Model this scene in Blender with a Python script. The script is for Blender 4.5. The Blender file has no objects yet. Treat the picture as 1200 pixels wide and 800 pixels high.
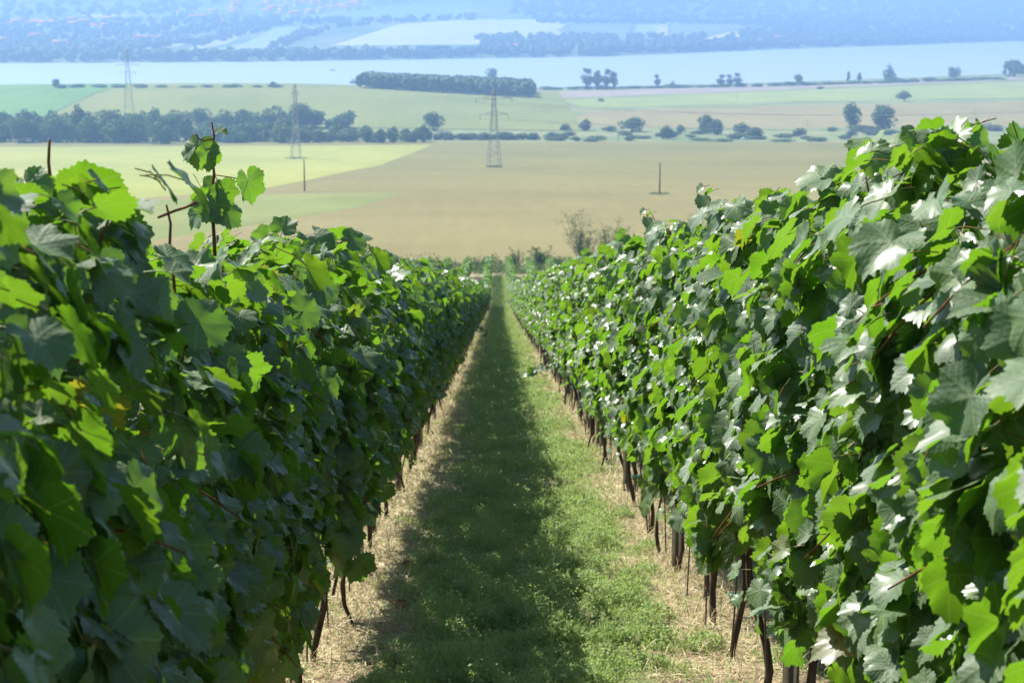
import bpy, math
import numpy as np
from mathutils import Vector

R = math.radians
rng = np.random.default_rng(7)
C = bpy.context.scene.collection
S = bpy.context.scene

# ------------------------------------------------------------------ camera, sky, sun, exposure
EYE = 1.8
F_PX = 2200.0                      # focal length in pixels of a 1200 px wide frame
HOR = 12.0                         # image row of the true horizon
PITCH = math.atan((400 - HOR) / F_PX)
YAW = math.atan(17.0 / F_PX)
cam = bpy.data.cameras.new('camera'); cam_o = bpy.data.objects.new('camera', cam); C.objects.link(cam_o)
cam_o.location = (0, 0, EYE)
cam_o.rotation_euler = (math.pi / 2 - PITCH, 0, -YAW)
cam.sensor_width = 36.0; cam.lens = 36.0 * F_PX / 1200
cam.clip_start = 0.05; cam.clip_end = 40000
cam.dof.use_dof = True; cam.dof.focus_distance = 6.2; cam.dof.aperture_fstop = 10
S.camera = cam_o

SUN = Vector((-0.72, 0.76, 1.0)).normalized()
SUN_EL = math.asin(SUN.z); SUN_AZ = math.atan2(SUN.x, SUN.y)
w = bpy.data.worlds.new('World'); S.world = w; w.use_nodes = True
nt = w.node_tree; bg = nt.nodes['Background']
sky = nt.nodes.new('ShaderNodeTexSky'); sky.sky_type = 'NISHITA'; sky.sun_disc = False
sky.sun_elevation = SUN_EL; sky.sun_rotation = SUN_AZ; sky.altitude = 250; sky.air_density = 1.0; sky.dust_density = 1.0
nt.links.new(sky.outputs[0], bg.inputs[0]); bg.inputs[1].default_value = 0.064
sl = bpy.data.lights.new('sun', 'SUN'); sl.energy = 5.0; sl.angle = R(0.5); sl.color = (1.0, 0.955, 0.88)
so = bpy.data.objects.new('sun', sl); C.objects.link(so)
so.rotation_euler = (-SUN).to_track_quat('-Z', 'Y').to_euler()
S.view_settings.view_transform = 'Standard'; S.view_settings.look = 'None'
S.view_settings.gamma = 1.0; S.view_settings.exposure = 1.3
S.render.engine = 'CYCLES'
cy = S.cycles
cy.use_denoising = True; cy.max_bounces = 6; cy.diffuse_bounces = 3; cy.glossy_bounces = 2
cy.transmission_bounces = 4; cy.transparent_max_bounces = 4; cy.volume_bounces = 1
cy.caustics_reflective = False; cy.caustics_refractive = False; cy.sample_clamp_indirect = 6

# ------------------------------------------------------------------ helpers
def tag(o, label=None, cat=None, group=None, kind=None):
    if label: o['label'] = label
    if cat: o['category'] = cat
    if group: o['group'] = group
    if kind: o['kind'] = kind
    return o

def empty(name, loc, label=None, cat=None, group=None, rz=0.0, scale=None):
    o = bpy.data.objects.new(name, None); C.objects.link(o); o.location = loc
    o.rotation_euler = (0, 0, rz); o.empty_display_size = 0.2
    if scale is not None: o.scale = scale
    return tag(o, label, cat, group)

def mesh_np(name, V, F, mats, smooth=False, uv=None, tint=None, mi=None):
    """V (n,3), F (m,3|4) one polygon size"""
    V = np.ascontiguousarray(V, dtype=np.float32); F = np.ascontiguousarray(F, dtype=np.int32)
    k = F.shape[1]; m = bpy.data.meshes.new(name)
    m.vertices.add(len(V)); m.vertices.foreach_set('co', V.ravel())
    m.loops.add(F.size); m.loops.foreach_set('vertex_index', F.ravel())
    m.polygons.add(len(F))
    m.polygons.foreach_set('loop_start', np.arange(0, F.size, k, dtype=np.int32))
    m.polygons.foreach_set('loop_total', np.full(len(F), k, dtype=np.int32))
    if smooth: m.polygons.foreach_set('use_smooth', np.ones(len(F), dtype=bool))
    if mi is not None: m.polygons.foreach_set('material_index', np.asarray(mi, dtype=np.int32))
    if uv is not None:
        l = m.uv_layers.new(name='UVMap'); l.data.foreach_set('uv', np.asarray(uv, dtype=np.float32)[F.ravel()].ravel())
    if tint is not None:
        a = m.attributes.new('tint', 'FLOAT', 'POINT'); a.data.foreach_set('value', np.asarray(tint, dtype=np.float32))
    for mt in (mats if isinstance(mats, (list, tuple)) else [mats]): m.materials.append(mt)
    m.update(); m.validate()
    return m

def link(name, mesh, parent=None):
    o = bpy.data.objects.new(name, mesh); C.objects.link(o)
    if parent is not None: o.parent = parent
    return o

class MB:
    """collects tubes and boxes; quads only"""
    def __init__(s): s.V = []; s.F = []; s.M = []; s.n = 0
    def add(s, V, F, m=0):
        V = np.asarray(V, float); F = np.asarray(F, int)
        s.V.append(V); s.F.append(F + s.n); s.M.append(np.full(len(F), m)); s.n += len(V)
    def tube(s, pts, rad, n=6, m=0, caps=True):
        pts = np.asarray(pts, float); K = len(pts)
        rad = np.full(K, rad) if np.isscalar(rad) else np.asarray(rad, float)
        T = np.gradient(pts, axis=0); T /= np.linalg.norm(T, axis=1)[:, None] + 1e-9
        ref = np.array([1.0, 0, 0]) if abs(T[0][0]) < 0.8 else np.array([0, 1.0, 0])
        A = np.cross(T, ref); A /= np.linalg.norm(A, axis=1)[:, None] + 1e-9
        B = np.cross(T, A); a = np.arange(n) * 2 * math.pi / n
        V = pts[:, None, :] + rad[:, None, None] * (np.cos(a)[None, :, None] * A[:, None, :] + np.sin(a)[None, :, None] * B[:, None, :])
        V = V.reshape(-1, 3); F = []
        for i in range(K - 1):
            for j in range(n):
                F.append((i * n + j, i * n + (j + 1) % n, (i + 1) * n + (j + 1) % n, (i + 1) * n + j))
        V = np.vstack([V, pts[:1], pts[-1:]])
        if caps:
            c0, c1 = K * n, K * n + 1
            for j in range(0, n, 2):
                F.append((c0, (j + 2) % n, (j + 1) % n, j)); e = (K - 1) * n
                F.append((c1, e + j, e + (j + 1) % n, e + (j + 2) % n))
        s.add(V, F, m)
    def box(s, lo, hi, m=0):
        x0, y0, z0 = lo; x1, y1, z1 = hi
        V = [(x0,y0,z0),(x1,y0,z0),(x1,y1,z0),(x0,y1,z0),(x0,y0,z1),(x1,y0,z1),(x1,y1,z1),(x0,y1,z1)]
        s.add(V, [(0,3,2,1),(4,5,6,7),(0,1,5,4),(1,2,6,5),(2,3,7,6),(3,0,4,7)], m)
    def mesh(s, name, mats, smooth=False):
        return mesh_np(name, np.vstack(s.V), np.vstack(s.F), mats, smooth, mi=np.concatenate(s.M))

_tab = rng.random((256, 256))
def vnoise(x, y, s=1.0, seed=0):
    x = np.asarray(x, float) * s + seed * 17.3; y = np.asarray(y, float) * s + seed * 9.1
    xi = np.floor(x).astype(int); yi = np.floor(y).astype(int); fx = x - xi; fy = y - yi
    fx = fx * fx * (3 - 2 * fx); fy = fy * fy * (3 - 2 * fy)
    g = lambda a, b: _tab[a & 255, b & 255]
    return (g(xi, yi) * (1 - fx) + g(xi + 1, yi) * fx) * (1 - fy) + (g(xi, yi + 1) * (1 - fx) + g(xi + 1, yi + 1) * fx) * fy

# ------------------------------------------------------------------ terrain function
_ky = [-400, 0, 130, 186, 230, 800, 1150, 1300, 1900, 2080, 14000]
_kz = [59.2, 0, -19.24, -24.4, -29.1, -63.5, -77.5, -82, -82, -84, -84]
_ty = np.arange(-400, 14000, 2.0); _tz = np.interp(_ty, _ky, _kz)
_sm = np.convolve(np.pad(_tz, 10, mode='edge'), np.ones(21) / 21, mode='valid')
_tz = np.where(_ty > 105, _sm, _tz)
LAKE = -86.0
def near_shore(X): return np.interp(X, [-3000, -900, 20, 230, 450, 730, 2000, 5000], [2250, 2200, 2125, 2250, 2385, 2645, 3300, 4500])
def far_shore(X): return np.interp(X, [-4000, -850, -417, 199, 624, 1555, 3000, 6000], [3080, 3200, 3280, 3640, 4290, 5520, 6600, 8200])
def sstep(a, b, x):
    t = np.clip((x - a) / (b - a), 0, 1); return t * t * (3 - 2 * t)
def terrain(X, Y):
    X = np.asarray(X, float); Y = np.asarray(Y, float)
    z = np.interp(Y, _ty, _tz)
    sg = np.where(X > -230, 170.0, 420.0)
    z = z + 18.5 * np.exp(-0.5 * ((X + 230) / sg) ** 2 - 0.5 * ((Y - 1680) / 215) ** 2)
    z = z + 0.8 * sstep(500, 900, Y) * (vnoise(X, Y, 1 / 260.0, 3) - 0.5) * 2
    ns, fs = near_shore(X), far_shore(X)
    bas = sstep(ns - 15, ns + 15, Y) * (1 - sstep(fs - 25, fs + 5, Y))
    z = z - 6 * bas
    d = np.maximum(Y - fs, 0)
    h = 0.034 * d + 0.035 * np.maximum(d - 2400, 0) + 0.02 * np.maximum(d - 3600, 0)
    h = h + np.clip(d / 900, 0, 1) * (14 * (vnoise(X, Y, 1 / 900.0, 5) - 0.5) * 2 + 7 * (vnoise(X, Y, 1 / 350.0, 6) - 0.5) * 2)
    h = h * (1 + 0.25 * sstep(800, 2200, X))
    h = np.minimum(h, 275 + 30 * vnoise(X, Y, 1 / 800.0, 8))
    return z + h
cp, sp = math.cos(PITCH), math.sin(PITCH); cyw, syw = math.cos(YAW), math.sin(YAW)
def ray(px, py):
    u = (np.asarray(px, float) - 600) / F_PX; v = (400 - np.asarray(py, float)) / F_PX
    y = cp + v * sp; z = -sp + v * cp
    x2 = u * cyw + y * syw; y2 = -u * syw + y * cyw
    return x2 / y2, z / y2              # per metre of Y
_Ys = np.concatenate([np.arange(100, 2600, 6.0), np.arange(2600, 12500, 20.0)])
def hit(px, py):
    px = np.atleast_1d(np.asarray(px, float)); py = np.atleast_1d(np.asarray(py, float))
    a, b = ray(px, py)
    X = a[:, None] * _Ys; dz = (EYE + b[:, None] * _Ys) - np.maximum(terrain(X, np.broadcast_to(_Ys, X.shape)), LAKE)
    neg = dz < 0; k = np.where(neg.any(1), neg.argmax(1), len(_Ys) - 1); k = np.maximum(k, 1)
    i = np.arange(len(px)); d0, d1 = dz[i, k - 1], dz[i, k]
    t = np.clip(d0 / (d0 - d1 + 1e-9), 0, 1); Y = _Ys[k - 1] + t * (_Ys[k] - _Ys[k - 1])
    X = a * Y
    return np.stack([X, Y, terrain(X, Y)], 1)
def at(px, py, Y):
    a, b = ray(px, py); return np.array([float(a) * Y, Y, EYE + float(b) * Y])

# ------------------------------------------------------------------ materials
def mat(name):
    m = bpy.data.materials.new(name); m.use_nodes = True; m.node_tree.nodes.clear()
    return m, m.node_tree
def nd(t, k, **kw):
    n = t.nodes.new(k)
    for a, v in kw.items(): setattr(n, a, v)
    return n
def L(t, a, b): t.links.new(a, b)
def math_(t, op, a, b=None, c=None, clamp=False):
    n = nd(t, 'ShaderNodeMath', operation=op, use_clamp=clamp)
    for i, v in enumerate((a, b, c)):
        if v is None: continue
        if isinstance(v, (int, float)): n.inputs[i].default_value = v
        else: L(t, v, n.inputs[i])
    return n.outputs[0]
def mixc(t, f, a, b):
    n = nd(t, 'ShaderNodeMix', data_type='RGBA')
    if isinstance(f, (int, float)): n.inputs[0].default_value = f
    else: L(t, f, n.inputs[0])
    for i, v in ((6, a), (7, b)):
        if isinstance(v, tuple): n.inputs[i].default_value = (*v, 1)
        else: L(t, v, n.inputs[i])
    return n.outputs[2]
def noise(t, scale, detail=3, rough=0.55, vec=None, dist=0.0):
    n = nd(t, 'ShaderNodeTexNoise'); n.inputs['Scale'].default_value = scale
    n.inputs['Detail'].default_value = detail; n.inputs['Roughness'].default_value = rough; n.inputs['Distortion'].default_value = dist
    if vec is not None: L(t, vec, n.inputs['Vector'])
    return n.outputs['Fac']
def ramp(t, f, stops):
    n = nd(t, 'ShaderNodeValToRGB'); e = n.color_ramp.elements
    while len(e) < len(stops): e.new(0.5)
    for i, (p, c) in enumerate(stops): e[i].position = p; e[i].color = (*c, 1)
    L(t, f, n.inputs[0]); return n.outputs[0]
def sstep_n(t, v, a, b):
    n = nd(t, 'ShaderNodeMapRange', interpolation_type='SMOOTHSTEP')
    L(t, v, n.inputs[0]); n.inputs[1].default_value = a; n.inputs[2].default_value = b; return n.outputs[0]
def finish(t, base, rough=0.8, spec=0.3, bump=None, bstr=0.3, bdist=0.02):
    p = nd(t, 'ShaderNodeBsdfPrincipled'); o = nd(t, 'ShaderNodeOutputMaterial')
    if isinstance(base, tuple): p.inputs['Base Color'].default_value = (*base, 1)
    else: L(t, base, p.inputs['Base Color'])
    if isinstance(rough, (int, float)): p.inputs['Roughness'].default_value = rough
    else: L(t, rough, p.inputs['Roughness'])
    p.inputs['Specular IOR Level'].default_value = spec
    if bump is not None:
        b = nd(t, 'ShaderNodeBump'); b.inputs['Strength'].default_value = bstr; b.inputs['Distance'].default_value = bdist
        L(t, bump, b.inputs['Height']); L(t, b.outputs[0], p.inputs['Normal'])
    L(t, p.outputs[0], o.inputs[0]); return p
def objpos(t): return nd(t, 'ShaderNodeTexCoord').outputs['Object']

def vine_leaf_mat(name, base_a, base_b, trans, tfac=0.38):
    m, t = mat(name)
    uv = nd(t, 'ShaderNodeTexCoord').outputs['UV']; sep = nd(t, 'ShaderNodeSeparateXYZ'); L(t, uv, sep.inputs[0])
    x = math_(t, 'MULTIPLY_ADD', sep.outputs[0], 1.6, -0.8); y = math_(t, 'MULTIPLY_ADD', sep.outputs[1], 1.6, -0.8)
    th = math_(t, 'ABSOLUTE', math_(t, 'ARCTAN2', x, y))
    r = math_(t, 'SQRT', math_(t, 'ADD', math_(t, 'MULTIPLY', x, x), math_(t, 'MULTIPLY', y, y)))
    d1 = math_(t, 'ABSOLUTE', math_(t, 'SUBTRACT', th, R(48))); d2 = math_(t, 'ABSOLUTE', math_(t, 'SUBTRACT', th, R(104)))
    de = math_(t, 'MINIMUM', th, math_(t, 'MINIMUM', d1, d2))
    d = math_(t, 'MULTIPLY', r, math_(t, 'SINE', de)); al = math_(t, 'MULTIPLY', r, math_(t, 'COSINE', de))
    main = math_(t, 'SUBTRACT', 1.0, sstep_n(t, d, 0.006, 0.022))
    tt = math_(t, 'SUBTRACT', al, math_(t, 'MULTIPLY', d, 0.95))
    pp = math_(t, 'PINGPONG', tt, 0.062)
    sec = math_(t, 'SUBTRACT', 1.0, sstep_n(t, pp, 0.002, 0.011))
    vein = math_(t, 'MAXIMUM', main, math_(t, 'MULTIPLY', sec, 0.55))
    tint = nd(t, 'ShaderNodeAttribute', attribute_name='tint').outputs['Fac']
    oi = nd(t, 'ShaderNodeObjectInfo').outputs['Random']
    nz = noise(t, 9.0, 3, 0.6, uv)
    v = math_(t, 'ADD', math_(t, 'MULTIPLY', tint, 0.75), math_(t, 'MULTIPLY', nz, 0.3))
    col = mixc(t, v, base_a, base_b)
    old = sstep_n(t, tint, 0.982, 0.997)
    spots = sstep_n(t, noise(t, 22.0, 2, 0.5, objpos(t)), 0.72, 0.78)
    col = mixc(t, math_(t, 'MULTIPLY', spots, 0.7), col, (0.10, 0.07, 0.025))
    blot = sstep_n(t, noise(t, 5.0, 4, 0.6, objpos(t)), 0.45, 0.62)
    col = mixc(t, math_(t, 'MULTIPLY', old, blot), col, (0.24, 0.24, 0.03))
    col = mixc(t, sstep_n(t, tint, 0.9982, 0.9988), col, (0.16, 0.055, 0.02))
    edge = math_(t, 'MULTIPLY', sstep_n(t, r, 0.35, 0.62), sstep_n(t, noise(t, 14.0, 2, 0.5, objpos(t)), 0.66, 0.76))
    col = mixc(t, math_(t, 'MULTIPLY', edge, 0.6), col, (0.17, 0.12, 0.03))
    top = mixc(t, math_(t, 'MULTIPLY', vein, 0.7), col, (0.20, 0.29, 0.08))
    back = nd(t, 'ShaderNodeNewGeometry').outputs['Backfacing']
    under = mixc(t, math_(t, 'MULTIPLY', vein, 0.6), mixc(t, 0.5, col, (0.13, 0.19, 0.09)), (0.22, 0.28, 0.13))
    base = mixc(t, back, top, under)
    # relief: puckered between the veins
    pucker = math_(t, 'MULTIPLY', sstep_n(t, pp, 0.0, 0.05), 0.35)
    hgt = math_(t, 'ADD', math_(t, 'MULTIPLY', sstep_n(t, d, 0.0, 0.06), 1.0), pucker)
    hgt = math_(t, 'ADD', hgt, math_(t, 'MULTIPLY', noise(t, 24.0, 3, 0.6, uv), 1.9))
    b = nd(t, 'ShaderNodeBump'); b.inputs['Strength'].default_value = 0.5; b.inputs['Distance'].default_value = 0.0016
    L(t, hgt, b.inputs['Height'])
    p = nd(t, 'ShaderNodeBsdfPrincipled'); L(t, base, p.inputs['Base Color'])
    p.inputs['Coat Weight'].default_value = 0.40; p.inputs['Coat Roughness'].default_value = 0.30; p.inputs['Coat IOR'].default_value = 1.6
    rr = math_(t, 'ADD', 0.33, math_(t, 'MULTIPLY', back, 0.25)); rr = math_(t, 'ADD', rr, math_(t, 'MULTIPLY', noise(t, 30, 2, 0.6, uv), 0.14))
    L(t, rr, p.inputs['Roughness']); p.inputs['Specular IOR Level'].default_value = 0.55
    L(t, b.outputs[0], p.inputs['Normal'])
    tr = nd(t, 'ShaderNodeBsdfTranslucent')
    tc = mixc(t, math_(t, 'MULTIPLY', vein, 0.35), trans, (0.32, 0.42, 0.08))
    tc = mixc(t, math_(t, 'MULTIPLY', tint, 0.35), tc, (0.34, 0.47, 0.03))
    tc = mixc(t, old, tc, (0.42, 0.40, 0.02))
    L(t, tc, tr.inputs[0])
    mx = nd(t, 'ShaderNodeMixShader'); mx.inputs[0].default_value = tfac
    L(t, p.outputs[0], mx.inputs[1]); L(t, tr.outputs[0], mx.inputs[2])
    o = nd(t, 'ShaderNodeOutputMaterial'); L(t, mx.outputs[0], o.inputs[0])
    return m

def simple_leaf(name, a, b, trans, tfac=0.3, rough=0.55, scale=0.4, spec=0.3):
    m, t = mat(name)
    tint = nd(t, 'ShaderNodeAttribute', attribute_name='tint').outputs['Fac']
    rnd = nd(t, 'ShaderNodeObjectInfo').outputs['Random']
    v = math_(t, 'ADD', math_(t, 'MULTIPLY', tint, 0.6), math_(t, 'MULTIPLY', noise(t, scale, 3, 0.6, objpos(t)), 0.5))
    v = math_(t, 'ADD', v, math_(t, 'MULTIPLY_ADD', rnd, 0.4, -0.2), clamp=True)
    col = mixc(t, v, a, b)
    p = nd(t, 'ShaderNodeBsdfPrincipled'); L(t, col, p.inputs['Base Color']); p.inputs['Roughness'].default_value = rough
    p.inputs['Specular IOR Level'].default_value = spec
    tr = nd(t, 'ShaderNodeBsdfTranslucent'); tr.inputs[0].default_value = (*trans, 1)
    mx = nd(t, 'ShaderNodeMixShader'); mx.inputs[0].default_value = tfac
    L(t, p.outputs[0], mx.inputs[1]); L(t, tr.outputs[0], mx.inputs[2])
    o = nd(t, 'ShaderNodeOutputMaterial'); L(t, mx.outputs[0], o.inputs[0]); return m

M_leaf = vine_leaf_mat('vine_leaf', (0.012, 0.055, 0.014), (0.07, 0.175, 0.014), (0.175, 0.42, 0.012), 0.36)
M_leaf_far = simple_leaf('vine_leaf_far', (0.045, 0.11, 0.022), (0.11, 0.20, 0.035), (0.22, 0.42, 0.02), 0.35, 0.5, 1.5, 0.5)
M_grass = simple_leaf('weed_green', (0.12, 0.23, 0.07), (0.38, 0.46, 0.18), (0.38, 0.52, 0.12), 0.40, 0.6, 3.0)
M_straw = simple_leaf('dry_straw', (0.30, 0.23, 0.11), (0.74, 0.63, 0.38), (0.4, 0.3, 0.15), 0.12, 0.6, 6.0)
M_tree = simple_leaf('tree_foliage', (0.03, 0.075, 0.02), (0.10, 0.165, 0.035), (0.10, 0.20, 0.03), 0.28, 0.7, 0.3)
M_tree_light = simple_leaf('tree_foliage_light', (0.05, 0.10, 0.03), (0.10, 0.17, 0.05), (0.12, 0.2, 0.03), 0.25, 0.7, 0.3)
M_wood_far = simple_leaf('far_wood', (0.02, 0.05, 0.018), (0.055, 0.10, 0.03), (0.06, 0.12, 0.02), 0.1, 0.8, 0.02)

def bark(name, a, b, sc=30.0):
    m, t = mat(name)
    mp = nd(t, 'ShaderNodeMapping'); mp.inputs['Scale'].default_value = (1, 1, 0.18); L(t, objpos(t), mp.inputs[0])
    n1 = noise(t, sc, 5, 0.65, mp.outputs[0], 0.4)
    finish(t, ramp(t, n1, [(0.3, a), (0.7, b)]), 0.9, 0.15, n1, 0.9, 0.01); return m
M_bark = bark('vine_bark', (0.022, 0.015, 0.011), (0.11, 0.075, 0.052), 45)
M_cane = bark('vine_cane', (0.10, 0.040, 0.018), (0.26, 0.12, 0.05), 60)
M_treebark = bark('tree_bark', (0.05, 0.04, 0.03), (0.16, 0.13, 0.10), 3)
m, t = mat('petiole'); n1 = noise(t, 20, 2, 0.5, objpos(t)); finish(t, ramp(t, n1, [(0.35, (0.11, 0.20, 0.03)), (0.7, (0.24, 0.09, 0.04))]), 0.5, 0.4); M_pet = m
m, t = mat('galvanised_steel'); n1 = noise(t, 14, 4, 0.6, objpos(t)); p = finish(t, ramp(t, n1, [(0.3, (0.30, 0.31, 0.33)), (0.7, (0.50, 0.51, 0.53))]), 0.5, 0.5); p.inputs['Metallic'].default_value = 0.5; M_steel = m
m, t = mat('rusty_rod'); n1 = noise(t, 30, 4, 0.6, objpos(t)); finish(t, ramp(t, n1, [(0.3, (0.05, 0.035, 0.03)), (0.7, (0.14, 0.09, 0.06))]), 0.7, 0.4); M_rod = m
m, t = mat('pylon_steel'); n1 = noise(t, 0.5, 3, 0.6, objpos(t)); finish(t, ramp(t, n1, [(0.3, (0.19, 0.195, 0.20)), (0.7, (0.32, 0.32, 0.32))]), 0.6, 0.4); M_pyl = m
m, t = mat('tie_plastic'); n1 = noise(t, 60, 2, 0.5, objpos(t)); finish(t, ramp(t, n1, [(0.3, (0.0, 0.20, 0.17)), (0.7, (0.01, 0.32, 0.26))]), 0.4, 0.5); M_tie = m
m, t = mat('grape_skin'); n1 = noise(t, 40, 2, 0.5, objpos(t)); p = finish(t, ramp(t, n1, [(0.3, (0.22, 0.30, 0.07)), (0.7, (0.42, 0.44, 0.14))]), 0.4, 0.5); p.inputs['Subsurface Weight'].default_value = 0.0; M_grape = m

# vineyard soil: dry straw strips under the vines, greener middle, bare patches
def soil_mat():
    m, t = mat('vineyard_soil'); P = objpos(t)
    sep = nd(t, 'ShaderNodeSeparateXYZ'); L(t, P, sep.inputs[0])
    wob = math_(t, 'MULTIPLY_ADD', noise(t, 2.2, 4, 0.6, P), 0.7, -0.35)
    x = math_(t, 'ADD', sep.outputs[0], wob)
    xr = math_(t, 'MODULO', math_(t, 'ADD', x, 198.0 + 0.88), 1.98)      # distance across from a vine row
    g = math_(t, 'MULTIPLY', sstep_n(t, xr, 0.28, 0.7), math_(t, 'SUBTRACT', 1.0, sstep_n(t, xr, 1.45, 1.85)))
    n1 = noise(t, 28, 6, 0.7, P); n2 = noise(t, 3.1, 4, 0.6, P); n3 = noise(t, 90, 3, 0.7, P)
    soil = ramp(t, n1, [(0.25, (0.13, 0.09, 0.06)), (0.75, (0.34, 0.25, 0.17))])
    straw = ramp(t, n3, [(0.3, (0.20, 0.15, 0.085)), (0.7, (0.52, 0.42, 0.25))])
    green = ramp(t, n3, [(0.3, (0.08, 0.12, 0.04)), (0.7, (0.28, 0.27, 0.13))])
    a = mixc(t, sstep_n(t, n2, 0.42, 0.6), soil, straw)
    b = mixc(t, sstep_n(t, n2, 0.36, 0.62), soil, green)
    finish(t, mixc(t, g, a, b), 0.95, 0.1, math_(t, 'ADD', n1, math_(t, 'MULTIPLY', n3, 0.5)), 0.8, 0.02); return m
M_soil = soil_mat()

def field_mat(name, a, b, sc=0.02, row=None, fine=1.2):
    m, t = mat(name); P = objpos(t)
    mp = nd(t, 'ShaderNodeMapping'); mp.inputs['Scale'].default_value = (1, 0.45, 1); L(t, P, mp.inputs[0])
    v = math_(t, 'ADD', math_(t, 'MULTIPLY', noise(t, sc, 4, 0.6, mp.outputs[0]), 0.6), math_(t, 'MULTIPLY', noise(t, fine, 3, 0.6, P), 0.4))
    mpr = nd(t, 'ShaderNodeMapping'); mpr.inputs['Rotation'].default_value = (0, 0, R(-35)); mpr.inputs['Scale'].default_value = (1, 0.03, 1); L(t, P, mpr.inputs[0])
    v = math_(t, 'ADD', v, math_(t, 'MULTIPLY_ADD', noise(t, 0.3, 3, 0.7, mpr.outputs[0]), 0.24, -0.12))
    col = ramp(t, v, [(0.36, a), (0.64, b)])
    if row:
        ang, wd, amt = row
        mp2 = nd(t, 'ShaderNodeMapping'); mp2.inputs['Rotation'].default_value = (0, 0, R(ang)); L(t, P, mp2.inputs[0])
        s2 = nd(t, 'ShaderNodeSeparateXYZ'); L(t, mp2.outputs[0], s2.inputs[0])
        pp = math_(t, 'PINGPONG', s2.outputs[0], wd)
        col = mixc(t, math_(t, 'MULTIPLY', sstep_n(t, pp, wd * 0.3, wd * 0.7), amt), col, tuple(c * 0.6 for c in a))
    finish(t, col, 0.95, 0.1); return m

# ------------------------------------------------------------------ terrain, water, fields
def terrain_mat():
    m, t = mat('terrain_ground'); P = objpos(t)
    sep = nd(t, 'ShaderNodeSeparateXYZ'); L(t, P, sep.inputs[0])
    nA = noise(t, 0.012, 5, 0.6, P); nB = noise(t, 0.6, 4, 0.65, P)
    near = ramp(t, math_(t, 'ADD', math_(t, 'MULTIPLY', nB, 0.6), math_(t, 'MULTIPLY', nA, 0.4)), [(0.35, (0.07, 0.11, 0.035)), (0.65, (0.20, 0.20, 0.09))])
    v = math_(t, 'ADD', math_(t, 'MULTIPLY', nA, 0.65), math_(t, 'MULTIPLY', nB, 0.35))
    mpr = nd(t, 'ShaderNodeMapping'); mpr.inputs['Rotation'].default_value = (0, 0, R(24)); mpr.inputs['Scale'].default_value = (1, 0.03, 1); L(t, P, mpr.inputs[0])
    v = math_(t, 'ADD', v, math_(t, 'MULTIPLY_ADD', noise(t, 0.35, 3, 0.7, mpr.outputs[0]), 0.24, -0.12))
    brown = ramp(t, v, [(0.36, (0.168, 0.148, 0.056)), (0.64, (0.232, 0.198, 0.082))])
    bg_ = ramp(t, v, [(0.36, (0.14, 0.14, 0.038)), (0.64, (0.20, 0.18, 0.055))])
    yw = math_(t, 'ADD', sep.outputs[1], math_(t, 'MULTIPLY_ADD', nA, 500, -250))
    fld = mixc(t, sstep_n(t, yw, 350, 850), brown, bg_)
    c = mixc(t, sstep_n(t, sep.outputs[1], 203, 222), near, fld)
    verge = ramp(t, v, [(0.4, (0.13, 0.17, 0.06)), (0.6, (0.24, 0.25, 0.11))])
    c = mixc(t, sstep_n(t, sep.outputs[1], 1135, 1150), c, verge)
    nC = noise(t, 0.0035, 5, 0.6, P)
    hill = ramp(t, nC, [(0.36, (0.045, 0.09, 0.03)), (0.5, (0.10, 0.15, 0.05)), (0.64, (0.20, 0.20, 0.10))])
    c = mixc(t, sstep_n(t, sep.outputs[1], 2900, 3000), c, hill)
    finish(t, c, 0.95, 0.1); return m
ys = [-80.0]
while ys[-1] < 13000: ys.append(ys[-1] + max(2.5, 0.011 * ys[-1]))
ys = np.array(ys); us = np.linspace(-1, 1, 181); us = np.sign(us) * np.abs(us) ** 1.3
Xg = us[None, :] * (90 + 0.75 * np.maximum(ys, 0))[:, None]; Yg = np.broadcast_to(ys[:, None], Xg.shape)
Zg = terrain(Xg, Yg)
def grid_faces(nr, nc):
    i = np.arange(nr - 1)[:, None] * nc + np.arange(nc - 1)[None, :]
    return np.stack([i, i + 1, i + nc + 1, i + nc], -1).reshape(-1, 4)
me = mesh_np('ground', np.stack([Xg, Yg, Zg], -1).reshape(-1, 3), grid_faces(*Xg.shape), terrain_mat(), True)
tag(link('ground', me), kind='structure', label='sloping ground falling to the valley floor and rising as hills')

# fine soil sheet of the near vineyard slope
gx = np.arange(-4.6, 5.2, 0.06); gy = np.arange(1.5, 62, 0.12)
GX, GY = np.meshgrid(gx, gy)
def relief(X, Y): return 0.012 + 0.030 * vnoise(X, Y, 2.2, 1) + 0.016 * vnoise(X, Y, 8, 2)
GZ = terrain(GX, GY) + relief(GX, GY) * 0.9
edge = np.minimum(np.minimum(GX - gx[0], gx[-1] - GX), np.minimum(GY - gy[0], gy[-1] - GY)); GZ -= 0.06 * (1 - np.clip(edge / 0.5, 0, 1)) 
me = mesh_np('soil', np.stack([GX, GY, GZ], -1).reshape(-1, 3), grid_faces(*GX.shape), M_soil, True)
tag(link('soil', me), kind='structure', label='dry soil of the vineyard slope between the vine rows')
gx = np.arange(-12.0, 12.01, 0.4); gy = np.arange(59, 201, 1.0); GX, GY = np.meshgrid(gx, gy)
me = mesh_np('soil', np.stack([GX, GY, terrain(GX, GY) + 0.03], -1).reshape(-1, 3), grid_faces(*GX.shape), M_soil, True)
tag(link('soil', me), kind='structure', label='lower vineyard soil towards the end of the rows')

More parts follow.
